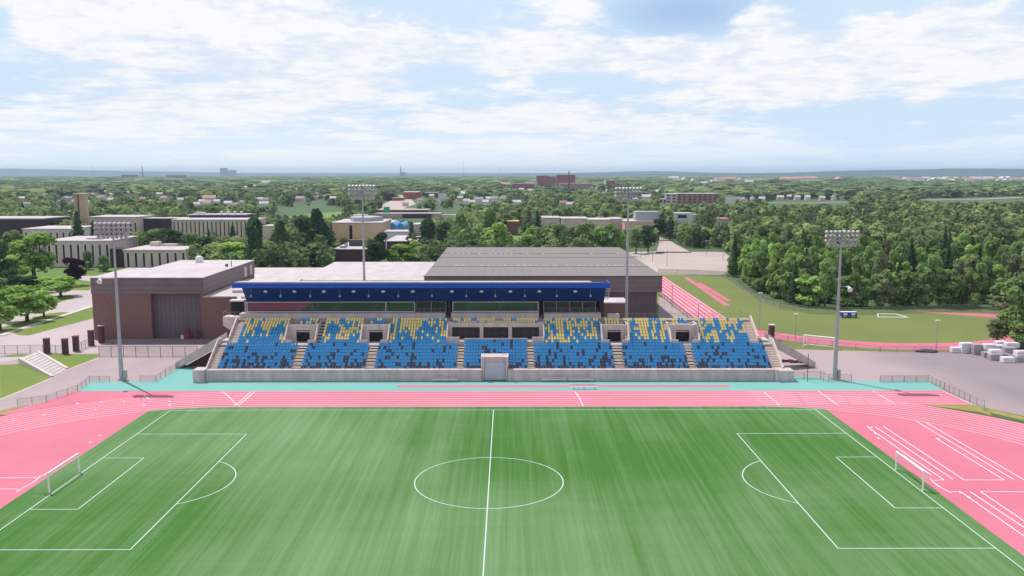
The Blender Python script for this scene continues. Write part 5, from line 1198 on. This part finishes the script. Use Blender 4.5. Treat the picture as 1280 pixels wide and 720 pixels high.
OPEN=[PX((325,277),(380,269),(455,262),(462,269),(440,276),(380,281),(330,282)),PX((466,263),(500,263),(522,256),(514,246),(506,242),(498,242),(488,250),(476,256)),PX((540,273),(540,266),(625,270),(625,276)),
  [(40,207),(40,345),(75,345),(105,345),(112,300),(100,215),(84,215)],PX((820,318),(868,318),(850,305),(834,296),(820,296),(822,304)),PX((634,312),(656,312),(656,286),(634,286)),
  PX((955,256),(955,251.5),(1065,250),(1065,254.5)),PX((1150,252),(1150,248),(1290,244.5),(1290,249)),[(-330,0),(-330,200),(80,200),(80,0)]]
def scatter(Y0,Y1,spacing,hr,nq,qs,seed,name,label):
    r=np.random.default_rng(seed); pts=[]
    area=(Y1-Y0)*(Y1+Y0+2*106)*.62*1.0; n=int(area/(spacing**2))
    ys=np.sqrt(r.uniform((Y0+106)**2,(Y1+106)**2,n))-106; xs_=CX+(ys+106)*r.uniform(-.66,.66,n)
    keepm=np.ones(n,bool)
    for i in range(n):
        x,y=xs_[i],ys[i]
        for P_ in OPEN:
            if in_poly(x,y,P_): keepm[i]=False; break
        if not keepm[i]: continue
        # thin town gaps outside the woods, campus area keeps only single trees
        if y<345 and -300<x<60: keepm[i]=(x<-190 and r.random()<.3) or (x<-100 and y>287 and r.random()<.75) or (-122<x<=-58 and y>192 and r.random()<.5) or (-58<x<44 and y>212 and r.random()<.6)
        elif y<240 and not in_poly(x,y,WOOD): keepm[i]=False
        elif y<262 and in_poly(x,y,WOOD) and x<230: keepm[i]=False
    xs_=xs_[keepm]; ys=ys[keepm]; n=len(xs_); wood=np.array([in_poly(x,y,WOOD) for x,y in zip(xs_,ys)]) if Y0<1200 else np.zeros(n,bool)
    # large scale variation of height / colour
    ph=np.sin(xs_*.021+1.3)*np.cos(ys*.013+.4)+.6*np.sin(xs_*.06+ys*.045); hs=r.uniform(*hr,n)*(1+.12*ph)
    hs=np.where(wood,hs*1.12,hs)
    con=(r.random(n)<np.where(wood,np.clip(.25+.5*((ys>330)&(ys<620)),0,1),.16))
    # clearings
    c,s_=math.cos(YAW),math.sin(YAW); cp,sp_=math.cos(PITCH),math.sin(PITCH)
    def pj(x,y,z):
        dx,dy,dz=x-CX,y-CY,z-HC; rr=dx*c-dy*s_; f=dx*s_+dy*c; zc=f*cp-dz*sp_; return 640+F*rr/zc,360+F*(-dz*cp-f*sp_)/zc,F/zc
    px,pt,sc=pj(xs_,ys,hs); rw=hs*.32*sc
    bad=np.zeros(n,bool)
    for a,b_,t_,bt,Yk in KA: bad|=(ys<Yk)&(px+rw*.8>a)&(px-rw*.8<b_)&(pt<bt)&(pj(xs_,ys,0)[1]>t_)
    for a,b_,t_,bt,Yk in KA: # not inside buildings
        bad|=(ys>=Yk-2)&(ys<Yk+30)&(px>a)&(px<b_)
    shrink=bad&(r.random(n)<.55); ok=~bad
    xs_,ys,hs,con,wood=[v[ok] for v in (xs_,ys,hs,con,wood)]; n=len(xs_)
    tb=np.clip(.34+.27*r.normal(size=n)+.14*ph[ok],.0,1); tb=np.where(con,tb*.42,tb); tb=np.where(r.random(n)<.06,.95,tb); tb=np.where(r.random(n)<.12,0,tb)
    P_=[crown_arrays('broad',nq,qs,100+k+seed,rad=4.0,low=.02) for k in range(6)]; C_=[crown_arrays('conifer',nq,qs*.8,200+k+seed,rad=2.6) for k in range(3)]
    ang=r.uniform(0,6.28,n); out=[];tt=[]
    for k in range(n):
        V,t_=(C_[k%3] if con[k] else P_[k%6]); sc_=hs[k]/10; ca,sa=math.cos(ang[k])*sc_,math.sin(ang[k])*sc_
        wv=r.uniform(.8,1.25)*(spacing/6.0 if spacing>9 else 1.0)
        W=np.empty(V.shape,np.float32); W[...,0]=(V[...,0]*ca-V[...,1]*sa)*wv+xs_[k]; W[...,1]=(V[...,0]*sa+V[...,1]*ca)*wv+ys[k]; W[...,2]=V[...,2]*sc_; out.append(W); tt.append(np.clip(tb[k]+(t_-.5)*.35,0,1))
    V=np.concatenate(out); t_=np.concatenate(tt); me=mesh_from_quads(name,V,t_,M['leaf_wood']); o=bpy.data.objects.new(name,me); COL.objects.link(o); o['kind']='stuff'; tag(o,label,'woods'); o['_o']=(0,0,0)
    print(name,n,'trees',len(V),'quads')
scatter(110,480,5.0,(10,15),150,1.25,1,'near_woods','dense mixed green woods and tree groups beyond the practice field and campus')
scatter(480,1150,8.0,(9,14),70,2.1,2,'town_trees','broad belt of trees covering the middle distance and the town')
scatter(1150,2700,16.0,(9,14),30,3.6,3,'distant_trees','hazy sea of trees stretching towards the horizon')
scatter(2700,9000,44.0,(9,15),16,6.5,4,'horizon_trees','faint bluish treetops right below the horizon')
# ================================================================== HAZE
q=MB(); q.box(-20000,20000,-400,19500,-1.5,130); 
m=bpy.data.materials.new('haze_air'); m.use_nodes=True; nt=m.node_tree; nt.nodes.clear(); o_=nt.nodes.new('ShaderNodeOutputMaterial'); v=nt.nodes.new('ShaderNodeVolumePrincipled')
v.inputs['Color'].default_value=(.60,.79,1,1); v.inputs['Density'].default_value=.000075; v.inputs['Anisotropy'].default_value=.2; nt.links.new(v.outputs[0],o_.inputs['Volume'])
o=q.build('haze',m); o['kind']='stuff'
for o in bpy.data.objects:
    if '_o' in o: del o['_o']
print('objects',len(bpy.data.objects),'single trees',ntree)
S.cycles.max_bounces=5; S.cycles.diffuse_bounces=2; S.cycles.glossy_bounces=2; S.cycles.transparent_max_bounces=12; S.cycles.volume_bounces=0; S.cycles.transmission_bounces=1
